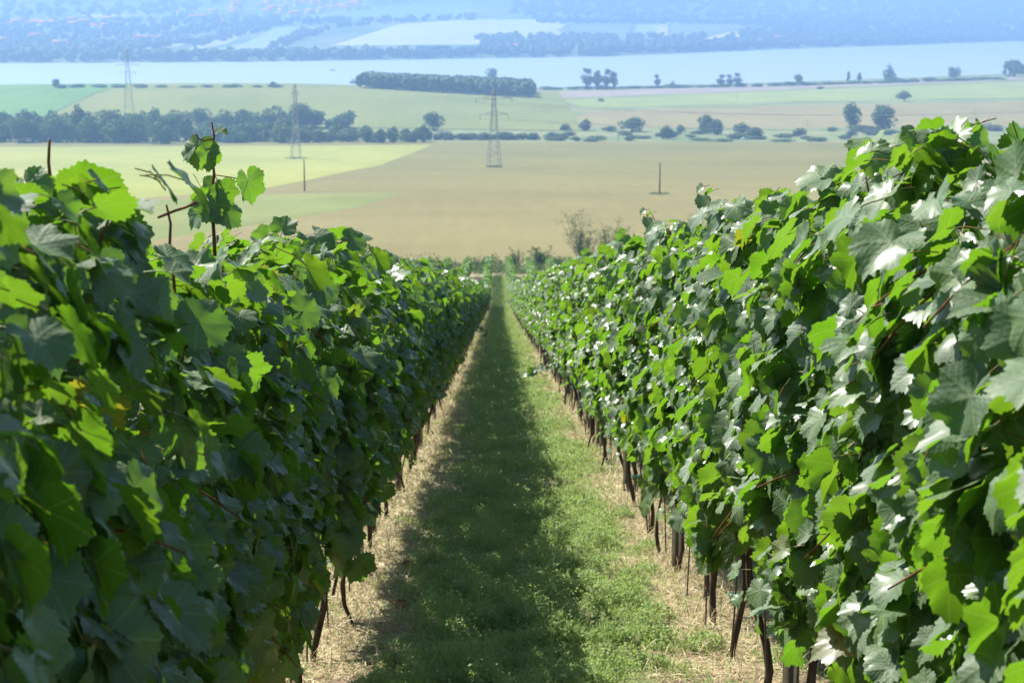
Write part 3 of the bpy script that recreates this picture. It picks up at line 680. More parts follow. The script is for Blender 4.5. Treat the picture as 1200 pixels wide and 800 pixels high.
for side in 'LR':
    d = 'shaded left vine row' if side == 'L' else 'sunlit right vine row'
    for i, o in enumerate(row_vines[side][:44]):
        x, y, z = o.location
        r_ = link('vine_stake', RM[i % 3]); r_.location = (x + vg.uniform(-.03, .03), y + vg.choice([-.045, .05]), z); r_.rotation_euler = (vg.normal(0, .03), vg.normal(0, .03), 0)
        tag(r_, 'rusty stake beside the %s vine of the %s' % (ordn[i], d) if i < 16 else 'thin rusty stake further down the %s' % d, 'stake', 'thin stakes of the %s' % d)
        if vg.random() < .75:
            e = link('vine_tie', TM); e.location = (x, y, z + vg.uniform(.25, .6)); e.rotation_euler = (0, 0, vg.uniform(0, 6))
            tag(e, 'teal plastic tie on the %s vine of the %s' % (ordn[i], d) if i < 16 else 'teal plastic tie on a trunk further down the %s' % d, 'tie', 'plastic ties on the trunks')
for side, X in (('left', ROW_L), ('right', ROW_R)):
    for h, nm in ((.84, 'lowest'), (1.15, 'lower middle'), (1.5, 'upper middle'), (1.85, 'topmost')):
        mb = MB(); yy = np.concatenate([np.linspace(.5, 130, 60)]); mb.tube(np.stack([0 * yy + X + .035, yy, terrain(0 * yy + X, yy) + h], 1), .0014, 4)
        tag(link('trellis_wire', mb.mesh('wire', [M_steel])), '%s wire strung through the leaves of the %s vine row' % (nm, side), 'wire', 'trellis wires')

# ------------------------------------------------------------------ grass, weeds and straw
def quads(P, U, V_, lu, lv, bend=0.0):
    """leaf shaped quads: diamond with long axis U and short axis V"""
    a = P; b = P + U * (lu * .5)[:, None] + V_ * (lv * .5)[:, None]; c = P + U * lu[:, None] - np.array([0, 0, 1]) * (lu * bend)[:, None]; d = P + U * (lu * .5)[:, None] - V_ * (lv * .5)[:, None]
    V = np.stack([a, b, c, d], 1).reshape(-1, 3); F = np.arange(len(P) * 4).reshape(-1, 4); return V, F
def surf(X, Y):
    z = terrain(X, Y); return np.where(Y < 61.5, z + relief(X, Y) * .9 - .004, z + .03)
def gmask(X, Y):       # 1 = green middle, 0 = dry strip along the vines
    xr = np.mod(X + .88 + 198 + .30 * (vnoise(X, Y, 1.3, 21) - .5) + .42 * (vnoise(X, Y, 5, 22) - .5), 1.98)
    return sstep(.22, .62, xr) * (1 - sstep(1.48, 1.93, xr))
def make_weeds():
    g = np.random.default_rng(21); Vs, Fs, Ts = [], [], []; n = 0
    zones = [(3.5, 8, -1.2, 1.6, 5200, 1.0), (8, 13.5, -1.2, 1.7, 17000, 1.0), (13.5, 24, -1.2, 1.8, 7500, 1.5), (24, 50, -1.2, 1.8, 2300, 2.6), (50, 132, -1.2, 1.8, 650, 5.0), (132, 186, -1.2, 1.8, 380, 7)]
    for y0, y1, x0, x1, dens, sc in zones:
        N_ = int((y1 - y0) * (x1 - x0) * dens); X = g.uniform(x0, x1, N_); Y = g.uniform(y0, y1, N_)
        # gather into tufts
        cx = np.round(X / (.05 * sc)) * .05 * sc + .012 * g.normal(0, 1, N_) * sc; q = g.random(N_) < .55
        X = np.where(q, cx, X); Y = np.where(q, np.round(Y / (.06 * sc)) * .06 * sc + .015 * sc * g.normal(0, 1, N_), Y)
        gm = gmask(X, Y); lush = vnoise(X, Y, 1.6, 31); cl = vnoise(X, Y, 7.0, 32); bare = vnoise(X, Y, .9, 35)
        side = np.where(X < -.25, 0.6, 1.0)
        keep = g.random(N_) < np.clip(gm * side * (0.30 + 1.25 * cl * sstep(.1, .55, lush + .25)) * (1 - .85 * sstep(.60, .74, bare)) + .07, 0, 1)
        X, Y = X[keep], Y[keep]; gm = gm[keep]; lush = lush[keep]; cl = cl[keep]; k = len(X)
        H = (.012 + .15 * sstep(.3, .9, lush) * sstep(.3, .85, cl) + .05 * cl * cl + .015 * g.random(k)) * gm + .008
        z = surf(X, Y) + H * g.random(k) ** .8
        az = g.uniform(0, 2 * math.pi, k); el = g.normal(.5, .55, k)
        U = np.stack([np.cos(az) * np.cos(el), np.sin(az) * np.cos(el), np.sin(el)], 1); Vv = unit(np.cross(U, np.array([0, 0, 1.0]) + g.normal(0, .4, (k, 3))))
        blade = g.random(k) < .28
        lu = np.where(blade, g.uniform(.03, .08, k), g.uniform(.011, .028, k)) * min(sc, 2.2) ** .8; lv = np.where(blade, .0034, g.uniform(.007, .014, k)) * sc ** .9
        U[blade, 2] = np.abs(U[blade, 2]) + .5; U = unit(U); z = np.where(blade, surf(X, Y) + .002, z)
        V, F = quads(np.stack([X, Y, z], 1), U, Vv, lu * (1 if sc < 3 else sc / 2.2), lv, .12)
        Vs.append(V); Fs.append(F + n); n += len(V); Ts.append(np.repeat(np.clip(g.random(k) * .7 + .3 * lush, 0, 1), 4))
    K = 900; X = g.uniform(-.6, 1.15, K); Y = 7.3 + 34 * g.random(K) ** 1.8; gm = gmask(X, Y); kp = g.random(K) < gm * (.25 + .9 * vnoise(X, Y, 1.6, 31)); X, Y = X[kp], Y[kp]
    for x, y in zip(X, Y):                                           # domed tufts of clover
        rad = g.uniform(.04, .13); h = rad * g.uniform(.7, 1.3); m_ = int(2600 * rad * (1.3 if y < 16 else .7)) + 20; rr = rad * np.sqrt(g.random(m_)); a = g.uniform(0, 6.28, m_)
        px_, py_ = x + rr * np.cos(a), y + rr * np.sin(a) * 1.1; pz = surf(px_, py_) + h * (1 - (rr / rad) ** 2) * g.uniform(.5, 1.1, m_) + .004
        az = g.uniform(0, 6.28, m_); U = unit(np.stack([np.cos(az), np.sin(az), g.normal(.35, .5, m_)], 1)); Vv = unit(np.cross(U, np.array([0, 0, 1.0]) + g.normal(0, .4, (m_, 3)))); bl = g.random(m_) < .2
        lu = np.where(bl, g.uniform(.04, .10, m_), g.uniform(.014, .032, m_)); U[bl, 2] = 1.2; U = unit(U); lv = np.where(bl, .004, g.uniform(.009, .016, m_)); tn = g.uniform(0, .6)
        V, F = quads(np.stack([px_, py_, pz], 1), U, Vv, lu, lv, .12); Vs.append(V); Fs.append(F + n); n += len(V); Ts.append(np.repeat(np.clip(tn + .4 * g.random(m_), 0, 1), 4))
    # taller leafy weeds: stem with small leaflets
    K = 260; X = g.uniform(-.35, 1.05, K); Y = 7.5 + 18 * g.random(K) ** 1.6
    for x, y in zip(X, Y):
        h = g.uniform(.07, .17); m_ = 26; q = np.sort(g.random(m_)); b = np.array([x, y, float(surf(np.array([x]), np.array([y]))[0])]); ld = g.normal(0, .18, 2)
        P = b + np.stack([ld[0] * q * h * 2, ld[1] * q * h * 2, q * h], 1); az = np.arange(m_) * 2.4; U = unit(np.stack([np.cos(az), np.sin(az), .5 + 0 * az], 1)); Vv = unit(np.cross(U, [0, 0, 1.0]))
        V, F = quads(P, U, Vv, g.uniform(.012, .028, m_) * (1.15 - .5 * q), g.uniform(.006, .011, m_), .15); Vs.append(V); Fs.append(F + n); n += len(V); Ts.append(np.repeat(.4 + .5 * g.random(m_), 4))
        V, F = quads(b[None], unit(P[-1:] - b), np.array([[1.0, 0, 0]]), np.array([h]), np.array([.003])); Vs.append(V); Fs.append(F + n); n += 4; Ts.append(np.full(4, .5))
    me = mesh_np('grass', np.vstack(Vs), np.vstack(Fs), M_grass, False, tint=np.concatenate(Ts))
    tag(link('grass', me), 'green clover and grass growing along the middle of the aisle', 'grass', kind='stuff')
make_weeds()
def make_straw():
    g = np.random.default_rng(41); Vs, Fs, Ts = [], [], []; n = 0
    for y0, y1, x0, x1, dens, sc in [(3.5, 8, -1.9, 2.2, 900, 1), (8, 14, -1.9, 2.2, 3000, 1), (14, 28, -1.9, 2.2, 1300, 1.5), (28, 60, -1.7, 2.1, 420, 2.6), (60, 130, -1.5, 2.0, 90, 5)]:
        N_ = int((y1 - y0) * (x1 - x0) * dens); X = g.uniform(x0, x1, N_); Y = g.uniform(y0, y1, N_)
        gm = gmask(X, Y); c = vnoise(X, Y, 4.5, 51); keep = g.random(N_) < ((1 - gm) * (.25 + 1.1 * sstep(.25, .6, c)) + .30)
        X, Y, c = X[keep], Y[keep], c[keep]; gm = gm[keep]; k = len(X)
        stand = g.random(k) < .22; az = g.uniform(0, 2 * math.pi, k); el = np.where(stand, g.uniform(.4, 1.2, k), g.normal(.08, .12, k))
        U = np.stack([np.cos(az) * np.cos(el), np.sin(az) * np.cos(el), np.sin(el)], 1); Vv = unit(np.cross(U, np.array([0, 0, 1.0]) + g.normal(0, .3, (k, 3))))
        P = np.stack([X, Y, surf(X, Y) + .002 + .022 * g.random(k) * (1 - gm)], 1)
        lu = g.uniform(.04, .20, k) * sc ** .5 * (1 - .5 * gm); lv = g.uniform(.0025, .0055, k) * sc
        V, F = quads(P, U, Vv, lu, lv, .18); Vs.append(V); Fs.append(F + n); n += len(V); Ts.append(np.repeat(g.random(k), 4))
    me = mesh_np('straw', np.vstack(Vs), np.vstack(Fs), M_straw, False, tint=np.concatenate(Ts))
    tag(link('straw', me), 'dry straw and cut grass lying along the vine trunks', 'straw', kind='stuff')
make_straw()
m, t = mat('fallen_leaf'); n1 = noise(t, 40, 3, 0.6, objpos(t)); finish(t, ramp(t, n1, [(.3, (.16, .06, .025)), (.7, (.38, .18, .08))]), .8, .2); M_dead = m
for (px, py, lab) in ((469, 719, 'curled red brown fallen leaf on the bare soil of the aisle'), (478, 672, 'small brown fallen leaf lying in thin grass left of the aisle middle'), (700, 705, 'brown fallen leaf near the right edge of the green aisle')):
    a, b = ray(px, py); Yl = (EYE) / (-(b) - .148); Yl = float(Yl); Xl = float(a) * Yl
    me = leaves_mesh('dry_leaf', np.zeros((1, 3)), np.array([[.2, -.6, .8]]), np.array([[1., .2, .1]]), np.array([.09]), np.random.default_rng(2), mats=(M_dead, M_dead))
    o = link('fallen_leaf', me); o.location = (Xl, Yl, float(surf(np.array([Xl]), np.array([Yl]))[0]) + .03); tag(o, lab, 'leaf', 'fallen leaves in the aisle')

# ------------------------------------------------------------------ trees
def crown(seed, n=1500, lobes=14, shape='round', leaf=.075, low=.12):
    g = np.random.default_rng(seed); C_ = []; Rr = []
    for i in range(lobes):
        if shape == 'round': q = unit(g.normal(0, 1, 3)); c = q * g.uniform(.10, .27) * [1, 1, 1.25] + [0, 0, .46]; r = g.uniform(.15, .26)
        elif shape == 'poplar': z = g.uniform(.18, .92); c = np.array([g.normal(0, .05), g.normal(0, .05), z]); r = .13 * (1.1 - abs(z - .45)) + g.uniform(-.03, .03)
        elif shape == 'cone': z = g.uniform(.12, .92); c = np.array([g.normal(0, .10 * (1 - z)), g.normal(0, .10 * (1 - z)), z]); r = .24 * (1.02 - z) + .03
        else: a = g.uniform(0, 6.28); d = g.uniform(0, .36); c = np.array([d * math.cos(a), d * math.sin(a), g.uniform(.18, .62) * (1 - d)]); r = g.uniform(.14, .26)
        C_.append(c); Rr.append(r)
    C_ = np.array(C_); Rr = np.array(Rr); k = g.choice(lobes, n, p=Rr ** 2 / (Rr ** 2).sum())
    d = unit(g.normal(0, 1, (n, 3))); P = C_[k] + d * (Rr[k] * g.uniform(.7, 1.08, n))[:, None]; P[:, 2] = np.maximum(P[:, 2], .03)
    N = unit(d + g.normal(0, .5, (n, 3))); U = unit(np.cross(N, g.normal(0, 1, (n, 3)))); Vv = np.cross(N, U); s = g.uniform(.6, 1.3, n) * leaf
    V, F = quads(P - U * (s / 2)[:, None], U, Vv, s, s * .85)
    return V, F, np.repeat(np.clip(.5 + .25 * g.normal(0, 1, n) * .6 + .3 * (_tab[k, 0] - .5), 0, 1), 4)
def trunk_mb(h=.5, r=.028, limbs=5, seed=0):
    g = np.random.default_rng(seed); mb = MB(); z = np.linspace(-.03, h, 6); mb.tube(np.stack([.01 * np.sin(z * 9), .01 * np.cos(z * 7), z], 1), r * (1.3 - z / h * .7), 8)
    for i in range(limbs):
        a = i * 2.4 + g.uniform(0, 1); z0 = h * g.uniform(.5, .95); q = np.linspace(0, 1, 4); ln = g.uniform(.2, .32)
        mb.tube(np.stack([math.cos(a) * ln * q * .8, math.sin(a) * ln * q * .8, z0 + ln * q], 1), np.linspace(r * .5, r * .15, 4), 5)
    return mb.mesh('trunk', [M_treebark], True)
TREES = {}
def reg(kind, shape, n, ms, lobes=14, leaf=.075, count=3, h=.5):
    L_ = []
    for i in range(count):
        V, F, T = crown(hash((len(kind), i, n)) % 9999, n, lobes, shape, leaf)
        L_.append((mesh_np('crown', V, F, ms, False, tint=T), trunk_mb(h, seed=i)))
    TREES[kind] = L_
reg('round', 'round', 1500, M_tree, 15, .07, 4); reg('light', 'round', 1300, M_tree_light, 13, .07, 2)
reg('bush', 'bush', 1100, M_tree, 12, .085, 4, .3); reg('lightbush', 'bush', 1000, M_tree_light, 11, .085, 2, .3)
reg('poplar', 'poplar', 900, M_tree_light, 12, .06, 2, .6); reg('cone', 'cone', 1000, M_tree, 14, .06, 1, .6)
tg = np.random.default_rng(77)
def tree(kind, px, py, wpx, hpx, label, group=None, pos=None, cat='tree'):
    p = hit(px, py)[0] if pos is None else np.array(pos, float); sc = p[1] / F_PX
    w_, h = wpx * sc, hpx * sc; me, tr = TREES[kind][tg.integers(len(TREES[kind]))]
    nm = 'bush' if 'bush' in kind else 'tree'
    k = {'round': 1.1, 'light': 1.1, 'bush': 1.0, 'lightbush': 1.0, 'poplar': 2.6, 'cone': 1.7}[kind]
    o = empty(nm, (p[0], p[1], p[2] - .1), label, nm if cat == 'tree' else cat, group, rz=tg.uniform(0, 6.28), scale=(w_ * k, w_ * k, h * 1.05))
    link('crown', me, o); link('trunk', tr, o); return o
# belt of trees behind the pale field, left half (px, base y, w, h)
belt = []
for x in np.arange(-40, 345, 9): belt.append((x + tg.normal(0, 3), 166 + tg.normal(0, 1), tg.uniform(28, 40), (36 if x < 230 else 26) + tg.normal(0, 4)))
for x in np.arange(-40, 200, 12): belt.append((x + tg.normal(0, 3), 158, tg.uniform(28, 42), 33 + tg.normal(0, 3)))
for x in np.arange(200, 420, 17): belt.append((x + tg.normal(0, 4), 150, tg.uniform(26, 38), 25 + tg.normal(0, 4)))
for x in np.arange(345, 500, 8): belt.append((x + tg.normal(0, 3), 166 + tg.normal(0, 1), tg.uniform(20, 32), 20 + tg.normal(0, 3)))
for x in np.arange(495, 650, 9): belt.append((x + tg.normal(0, 3), 164, tg.uniform(16, 26), 11 + tg.normal(0, 1.5)))
for i, (x, y, w_, h) in enumerate(belt):
    kind = ('bush', 'bush', 'round', 'bush', 'bush', 'lightbush')[tg.integers(6)] if h > 14 else ('bush', 'lightbush')[tg.integers(2)]
    part = 'left end' if x < 150 else ('middle' if x < 400 else 'thin right end')
    tree(kind, x, y, w_, h, 'green tree at the %s of the tree belt behind the pale field' % part if 'bush' not in kind else 'dark bush at the %s of the tree belt behind the pale field' % part, 'trees of the belt behind the pale field')
tree('round', 508, 153, 30, 24, 'round tree standing tallest near the thin right end of the tree belt', None)
tree('round', 352, 150, 34, 34, 'tallest dark tree of the belt beside the middle lattice pylon', None)
for x, y, w_, h, k, lab in [(663, 153, 14, 11, 'bush', 'small round bush first right of the tree belt'), (687, 153, 22, 16, 'bush', 'round bushy tree second right of the tree belt'),
    (715, 154, 24, 8, 'bush', 'low flat bush between two round trees beyond the field'), (741, 154, 36, 21, 'bush', 'broad dark tree in the row beyond the brown field'),
    (780, 163, 22, 22, 'lightbush', 'pale green tree beside a dark low bush beyond the field'), (787, 161, 20, 12, 'bush', 'dark low bush in front of the pale green tree'),
    (797, 156, 16, 12, 'bush', 'small bush right of the pale green tree'), (828, 156, 30, 30, 'lightbush', 'pale tall tree left of the leaning dark bushes'),
    (840, 158, 28, 22, 'bush', 'dark round tree at the right foot of the pale tall tree'), (869, 157, 22, 18, 'lightbush', 'light pointed tree among dark bushes beyond the field'),
    (887, 163, 24, 18, 'bush', 'dark bush at the right end of its clump beyond the field'), (868, 163, 34, 10, 'bush', 'low wide dark bush below the light pointed tree'),
    (938, 160, 18, 14, 'lightbush', 'solitary greyish bush beside a pole'), (998, 153, 26, 36, 'round', 'tall narrow dark tree, left of a pair above the right vine row'),
    (1035, 154, 36, 36, 'round', 'broad dark tree, right of a pair above the right vine row'), (1015, 154, 60, 9, 'bush', 'low hedge-like bush joining the pair of dark trees'),
    (975, 154, 18, 7, 'bush', 'low bush just left of the pair of dark trees'), (1062, 160, 14, 7, 'bush', 'tiny bush right of the pair of dark trees'),
    (1160, 153, 34, 11, 'bush', 'dark bush at the right edge above the vines'), (1060, 119, 22, 13, 'light', 'umbrella shaped solitary tree in the pale green strip field'),
    (704, 119, 8, 5, 'bush', 'tiny dark bush in the ploughed strip'), (961, 105, 12, 5, 'bush', 'tiny dark bush at the edge of the ploughed strip near the lake'),
    (650, 165, 26, 7, 'bush', 'low scrub at the edge of the brown field, left'), (695, 166, 34, 7, 'bush', 'low scrub at the field edge under the round trees'),
    (737, 165, 20, 8, 'bush', 'low dark scrub beside the pale pole'),(820, 165, 40, 5, 'lightbush', 'low pale scrub along the brown field edge'),
    (920, 166, 40, 4, 'lightbush', 'thin grassy scrub along the field edge near the car')]:
    tree(k, x, y, w_, h, lab)
for x in np.arange(655, 1080, 17):
    tree(('bush', 'lightbush')[tg.integers(2)], x + tg.normal(0, 5), 166 - 9 * tg.random(), tg.uniform(14, 34), tg.uniform(4, 8.5), 'low scrub bush of the broken hedgerow beyond the brown field', 'bushes of the broken hedgerow')
# trees along the near lake shore
for x, y, w_, h, k, lab in [(66, 103, 12, 12, 'round', 'small tree on the near shore, left of the first pylon'), (72, 104, 22, 6, 'bush', 'low bush under the small near shore tree'), (320, 101.5, 13, 7, 'bush', 'flat bush on the crest of the low rise'),
    (418, 98, 19, 11, 'bush', 'round bush on the crest near the dark wood'), (577, 93, 18, 19, 'round', 'solitary round tree behind the dark wood'),
    (688, 105, 13, 24, 'poplar', 'leftmost poplar of the clump on the near lake shore'), (700, 105, 12, 22, 'poplar', 'second poplar from the left of the near shore clump'),
    (711, 105, 12, 23, 'poplar', 'third poplar from the left of the near shore clump'), (719, 105, 11, 21, 'poplar', 'rightmost poplar of the near shore clump'),
    (770, 103, 8, 15, 'poplar', 'single slender poplar on the lake shore'), (788, 103, 7, 10, 'cone', 'small dark conifer on the lake shore'),
    (845, 102, 11, 14, 'poplar', 'left poplar of three on the lake shore'), (855, 102, 9, 14, 'poplar', 'middle poplar of three on the lake shore'), (864, 102, 9, 16, 'poplar', 'right poplar of three on the lake shore'),
    (936, 99, 14, 13, 'round', 'round shore tree left of the dark conifer'), (1042, 96, 16, 24, 'cone', 'tall dark conifer on the near lake shore'), (1048, 97, 26, 8, 'bush', 'low bush at the foot of the tall dark conifer'),
    (994, 98, 5, 14, 'poplar', 'thin poplar left of the tall conifer'), (1007, 98, 5, 13, 'poplar', 'thin poplar nearest the tall conifer'), (1118, 92, 18, 15, 'round', 'lone round tree on the shore at the right'),
    (1188, 90, 40, 25, 'bush', 'large dark tree on the shore at the right edge of the view'), (1220, 90, 36, 26, 'bush', 'large tree just beyond the right edge on the shore')]:
    tree(k, x, y, w_, h, lab)
shx = np.concatenate([np.arange(90, 330, 26), np.arange(640, 1180, 15)])
for x in shx:
    ys_ = np.interp(x, [0, 330, 640, 900, 1200], [103, 103, 105.5, 101.5, 92.5])
    tree(('bush', 'lightbush')[tg.integers(2)], x + tg.normal(0, 3), ys_, tg.uniform(18, 30), tg.uniform(3.5, 6.5), 'low bush of the green fringe along the near lake shore', 'bushes along the near lake shore')
# shrubs at the foot of the vineyard
def shrub(pos, w_, h, seed, dens, label, stems=26):
    g = np.random.default_rng(seed); mb = MB(); tips = []
    for i in range(stems):
        a = g.uniform(0, 6.28); l = g.uniform(.5, 1); q = np.linspace(0, 1, 5); sp_ = g.uniform(.1, .5)
        pts = np.stack([math.cos(a) * sp_ * q ** 1.2 * w_, math.sin(a) * sp_ * q ** 1.2 * w_, q * l * h], 1) + g.normal(0, .03 * h, (5, 3)) * q[:, None]
        mb.tube(pts, np.linspace(.035, .008, 5), 4)
        for j in range(6):
            k = g.uniform(.35, 1); b = np.array([np.interp(k, q, pts[:, c]) for c in range(3)]); e = b + g.normal(0, .16, 3) * [w_ * .5, w_ * .5, h * .4]; e[2] = max(e[2], b[2]); mb.tube([b, e], [.012, .005], 3, caps=False); tips += [b * (1 - t_) + e * t_ for t_ in (.3, .6, 1)]
    o = empty('shrub', pos, label, 'shrub'); link('stems', mb.mesh('stems', [M_treebark]), o)
    tips = np.array(tips); n = dens; k = g.integers(len(tips), size=n); P = tips[k] + g.normal(0, .10, (n, 3)) * [w_ * .3, w_ * .3, h * .3]; P[:, 2] = np.abs(P[:, 2])
    N = unit(g.normal(0, 1, (n, 3))); U = unit(np.cross(N, g.normal(0, 1, (n, 3)))); s = g.uniform(.08, .18, n)
    V, F = quads(P, U, np.cross(N, U), s, s * .7); link('foliage', mesh_np('foliage', V, F, M_tree_light, tint=np.repeat(g.random(n), 4)), o)
def gp(px, Y): a, _ = ray(px, 300); return (float(a) * Y, Y, float(terrain(float(a) * Y, Y)))
shrub(gp(632, 206), 3.6, 2.6, 1, 2600, 'dense rounded shrub at the lower end of the vineyard aisle')
shrub(gp(604, 210), 2.8, 2.5, 2, 700, 'thin grey shrub left of the dense rounded shrub')
shrub(gp(683, 212), 6.0, 6.4, 3, 2400, 'tall sparse shrub with bare grey twigs, left of two', 34)
shrub(gp(714, 213), 5.4, 6.0, 4, 2200, 'tall sparse shrub with bare grey twigs, right of two', 30)
shrub(gp(815, 235), 4.5, 6.2, 5, 400, 'faint leafless shrub in the brown field above the right row', 30)
shrub(gp(560, 207), 3.0, 1.6, 6, 500, 'low dry shrub left of the aisle end')
shrub(gp(655, 205), 2.4, 1.8, 7, 700, 'low shrub between the dense shrub and the tall sparse ones')

def undergrowth():
    g = np.random.default_rng(63); n = 26000; X = g.uniform(-12, 22, n); Y = g.uniform(192, 206, n); c = vnoise(X, Y, .45, 71); c2 = vnoise(X, Y, 1.6, 72)
    kp = g.random(n) < sstep(.3, .6, c) + .15; X, Y, c, c2 = X[kp], Y[kp], c[kp], c2[kp]; n = len(X); H = .15 + 1.5 * sstep(.4, .9, c) * (.5 + c2)
    P = np.stack([X, Y, terrain(X, Y) + H * g.random(n) ** .6], 1); N = unit(g.normal(0, 1, (n, 3)) + [0, 0, .4]); U = unit(np.cross(N, g.normal(0, 1, (n, 3)))); q = g.uniform(.10, .24, n)
    V, F = quads(P, U, np.cross(N, U), q, q * .7)
    tag(link('undergrowth', mesh_np('undergrowth', V, F, M_tree_light, tint=np.repeat(g.random(n), 4))), 'green scrub and tall weeds beyond the lower end of the rows', 'undergrowth', kind='stuff')
undergrowth()

# ------------------------------------------------------------------ woods as masses
ico_v = []; ph = (1 + 5 ** .5) / 2
ico_v = unit(np.array([(-1, ph, 0), (1, ph, 0), (-1, -ph, 0), (1, -ph, 0), (0, -1, ph), (0, 1, ph), (0, -1, -ph), (0, 1, -ph), (ph, 0, -1), (ph, 0, 1), (-ph, 0, -1), (-ph, 0, 1)], float))
ico_f = np.array([(0,11,5),(0,5,1),(0,1,7),(0,7,10),(0,10,11),(1,5,9),(5,11,4),(11,10,2),(10,7,6),(7,1,8),(3,9,4),(3,4,2),(3,2,6),(3,6,8),(3,8,9),(4,9,5),(2,4,11),(6,2,10),(8,6,7),(9,8,1)])
def wood(name, P, Sw, Sh, label, g, per=14, material=M_wood_far, kind='stuff'):
    """each tree of the mass: a cluster of ragged leaf clumps"""
    n = len(P); V = []; k = np.repeat(np.arange(n), per); d = unit(g.normal(0, 1, (n * per, 3))); c = P[k] + d * np.stack([Sw[k] * .32, Sw[k] * .32, Sh[k] * .30], 1) + np.stack([0 * Sh[k], 0 * Sh[k], Sh[k] * .55], 1)
    s = Sw[k] * g.uniform(.16, .34, n * per); W = c[:, None] + ico_v[None] * s[:, None, None] * g.uniform(.65, 1.3, (n * per, 12, 1))
    F = ico_f[None] + (np.arange(n * per) * 12)[:, None, None]
    me = mesh_np(name, W.reshape(-1, 3), F.reshape(-1, 3), material, False, tint=np.repeat(g.random(n)[k] * .6 + .4 * g.random(n * per), 12))
    return tag(link(name, me), label, 'wood', kind=kind)
g = np.random.default_rng(91)
X = g.uniform(-125, 33, 1500); Y = g.uniform(1695, 1900, 1500); P = np.stack([X, Y, terrain(X, Y)], 1)
wood('plantation', P, np.full(1500, 7.5), g.uniform(11, 15, 1500), 'dense even wood block with dark front behind the low rise', g, 8, M_tree_light)
# far shore belt and wooded far hillside
pts = []
def scatter(poly, n, wr, hr):
    poly = np.array(poly, float); x0, y0 = poly.min(0); x1, y1 = poly.max(0); out = []
    x = g.uniform(x0, x1, n * 4); y = g.uniform(y0, y1, n * 4); ins = np.zeros(len(x), bool); j = len(poly) - 1
    for i in range(len(poly)):
        xi, yi = poly[i]; xj, yj = poly[j]; ins ^= ((yi > y) != (yj > y)) & (x < (xj - xi) * (y - yi) / (yj - yi + 1e-9) + xi); j = i
    x, y = x[ins][:n], y[ins][:n]; P = hit(x, y); ok = P[:, 1] > 3000; P = P[ok]
    pts.append((P, g.uniform(*wr, len(P)), g.uniform(*hr, len(P))))
X = g.uniform(-1100, 1900, 900); Y = far_shore(X) + 12 + 130 * g.random(900) ** 1.5; pts.append((np.stack([X, Y, terrain(X, Y)], 1), g.uniform(13, 24, 900), g.uniform(10, 19, 900)))
scatter([(845, 50), (870, 40), (1000, 20), (1230, 0), (1230, 45), (960, 55)], 900, (16, 28), (11, 18))
scatter([(600, 22), (840, 24), (870, 35), (1230, 2), (1230, -12), (600, -12)], 900, (16, 28), (11, 18))
scatter([(630, 24), (860, 26), (1000, 32), (1000, 37), (860, 29), (632, 28)], 220, (14, 22), (10, 16))
scatter([(300, 25), (500, 22), (560, 20), (560, 24), (400, 28), (330, 31), (240, 55), (222, 55)], 200, (13, 20), (9, 15))
scatter([(355, 38), (460, 27), (400, 31), (330, 57), (310, 58)], 110, (13, 20), (9, 15))
scatter([(-20, 62), (130, 55), (240, 48), (230, 52), (150, 62), (-20, 70)], 150, (13, 22), (9, 15))
scatter([(-20, 28), (260, 22), (330, 18), (330, 28), (200, 50), (-20, 66)], 420, (13, 22), (9, 15))
scatter([(-20, -8), (600, -12), (600, -3), (450, 0), (270, -3), (230, 21), (-20, 22)], 240, (14, 26), (9, 15))
scatter([(560, 45), (700, 44), (860, 44), (860, 58), (560, 62)], 260, (14, 24), (10, 16))
P = np.vstack([a for a, _, _ in pts]); Sw = np.concatenate([b for _, b, _ in pts]); Sh = np.concatenate([c for _, _, c in pts])
wood('forest', P, Sw, Sh, 'hazy woods and tree belts covering the far shore and hillside', g, 9)

# ------------------------------------------------------------------ village houses
m, t = mat('plaster_wall'); n1 = noise(t, .5, 3, .6, objpos(t)); finish(t, ramp(t, n1, [(.3, (.68, .64, .56)), (.7, (.82, .80, .74))]), .9, .2); M_wall = m
m, t = mat('roof_tiles'); n1 = noise(t, .6, 3, .6, objpos(t)); finish(t, ramp(t, n1, [(.3, (.55, .13, .05)), (.7, (.7, .22, .10))]), .85, .2); M_roof = m
m, t = mat('window_glass'); n1 = noise(t, 1, 2, .5, objpos(t)); finish(t, ramp(t, n1, [(.3, (.03, .04, .05)), (.7, (.07, .08, .09))]), .15, .6); M_win = m
def house_meshes(wd, dp, h, rh):
    a = MB(); a.box((-wd / 2, -dp / 2, -3), (wd / 2, dp / 2, h)); b = MB(); e = .6
    V = [(-wd / 2 - e, -dp / 2 - e, h - .2), (wd / 2 + e, -dp / 2 - e, h - .2), (wd / 2 + e, dp / 2 + e, h - .2), (-wd / 2 - e, dp / 2 + e, h - .2), (-wd / 2 - e, 0, h + rh), (wd / 2 + e, 0, h + rh)]
    b.add(V, [(0, 1, 5, 4), (2, 3, 4, 5), (0, 3, 2, 1), (0, 4, 4, 3), (1, 2, 2, 5)])
    b.V[0] = np.vstack([b.V[0], [(-wd / 2 - e, 0, h - .2), (wd / 2 + e, 0, h - .2)]]); b.F[0] = np.array([(0, 1, 5, 4), (2, 3, 4, 5), (0, 6, 7, 1), (6, 3, 2, 7)]); b.n = 8; b.M[0] = np.zeros(4)
    b.F[0] = np.vstack([b.F[0], [(0, 4, 3, 6), (1, 7, 2, 5)]]); b.M[0] = np.zeros(6)
    c = MB()
    for x in np.arange(-wd / 2 + 2, wd / 2 - 1, 2.8): c.box((x, -dp / 2 - .04, 1.2), (x + 1.1, -dp / 2 + .02, 2.6))
    return a.mesh('wall', [M_wall]), b.mesh('roof', [M_roof]), c.mesh('window', [M_win])
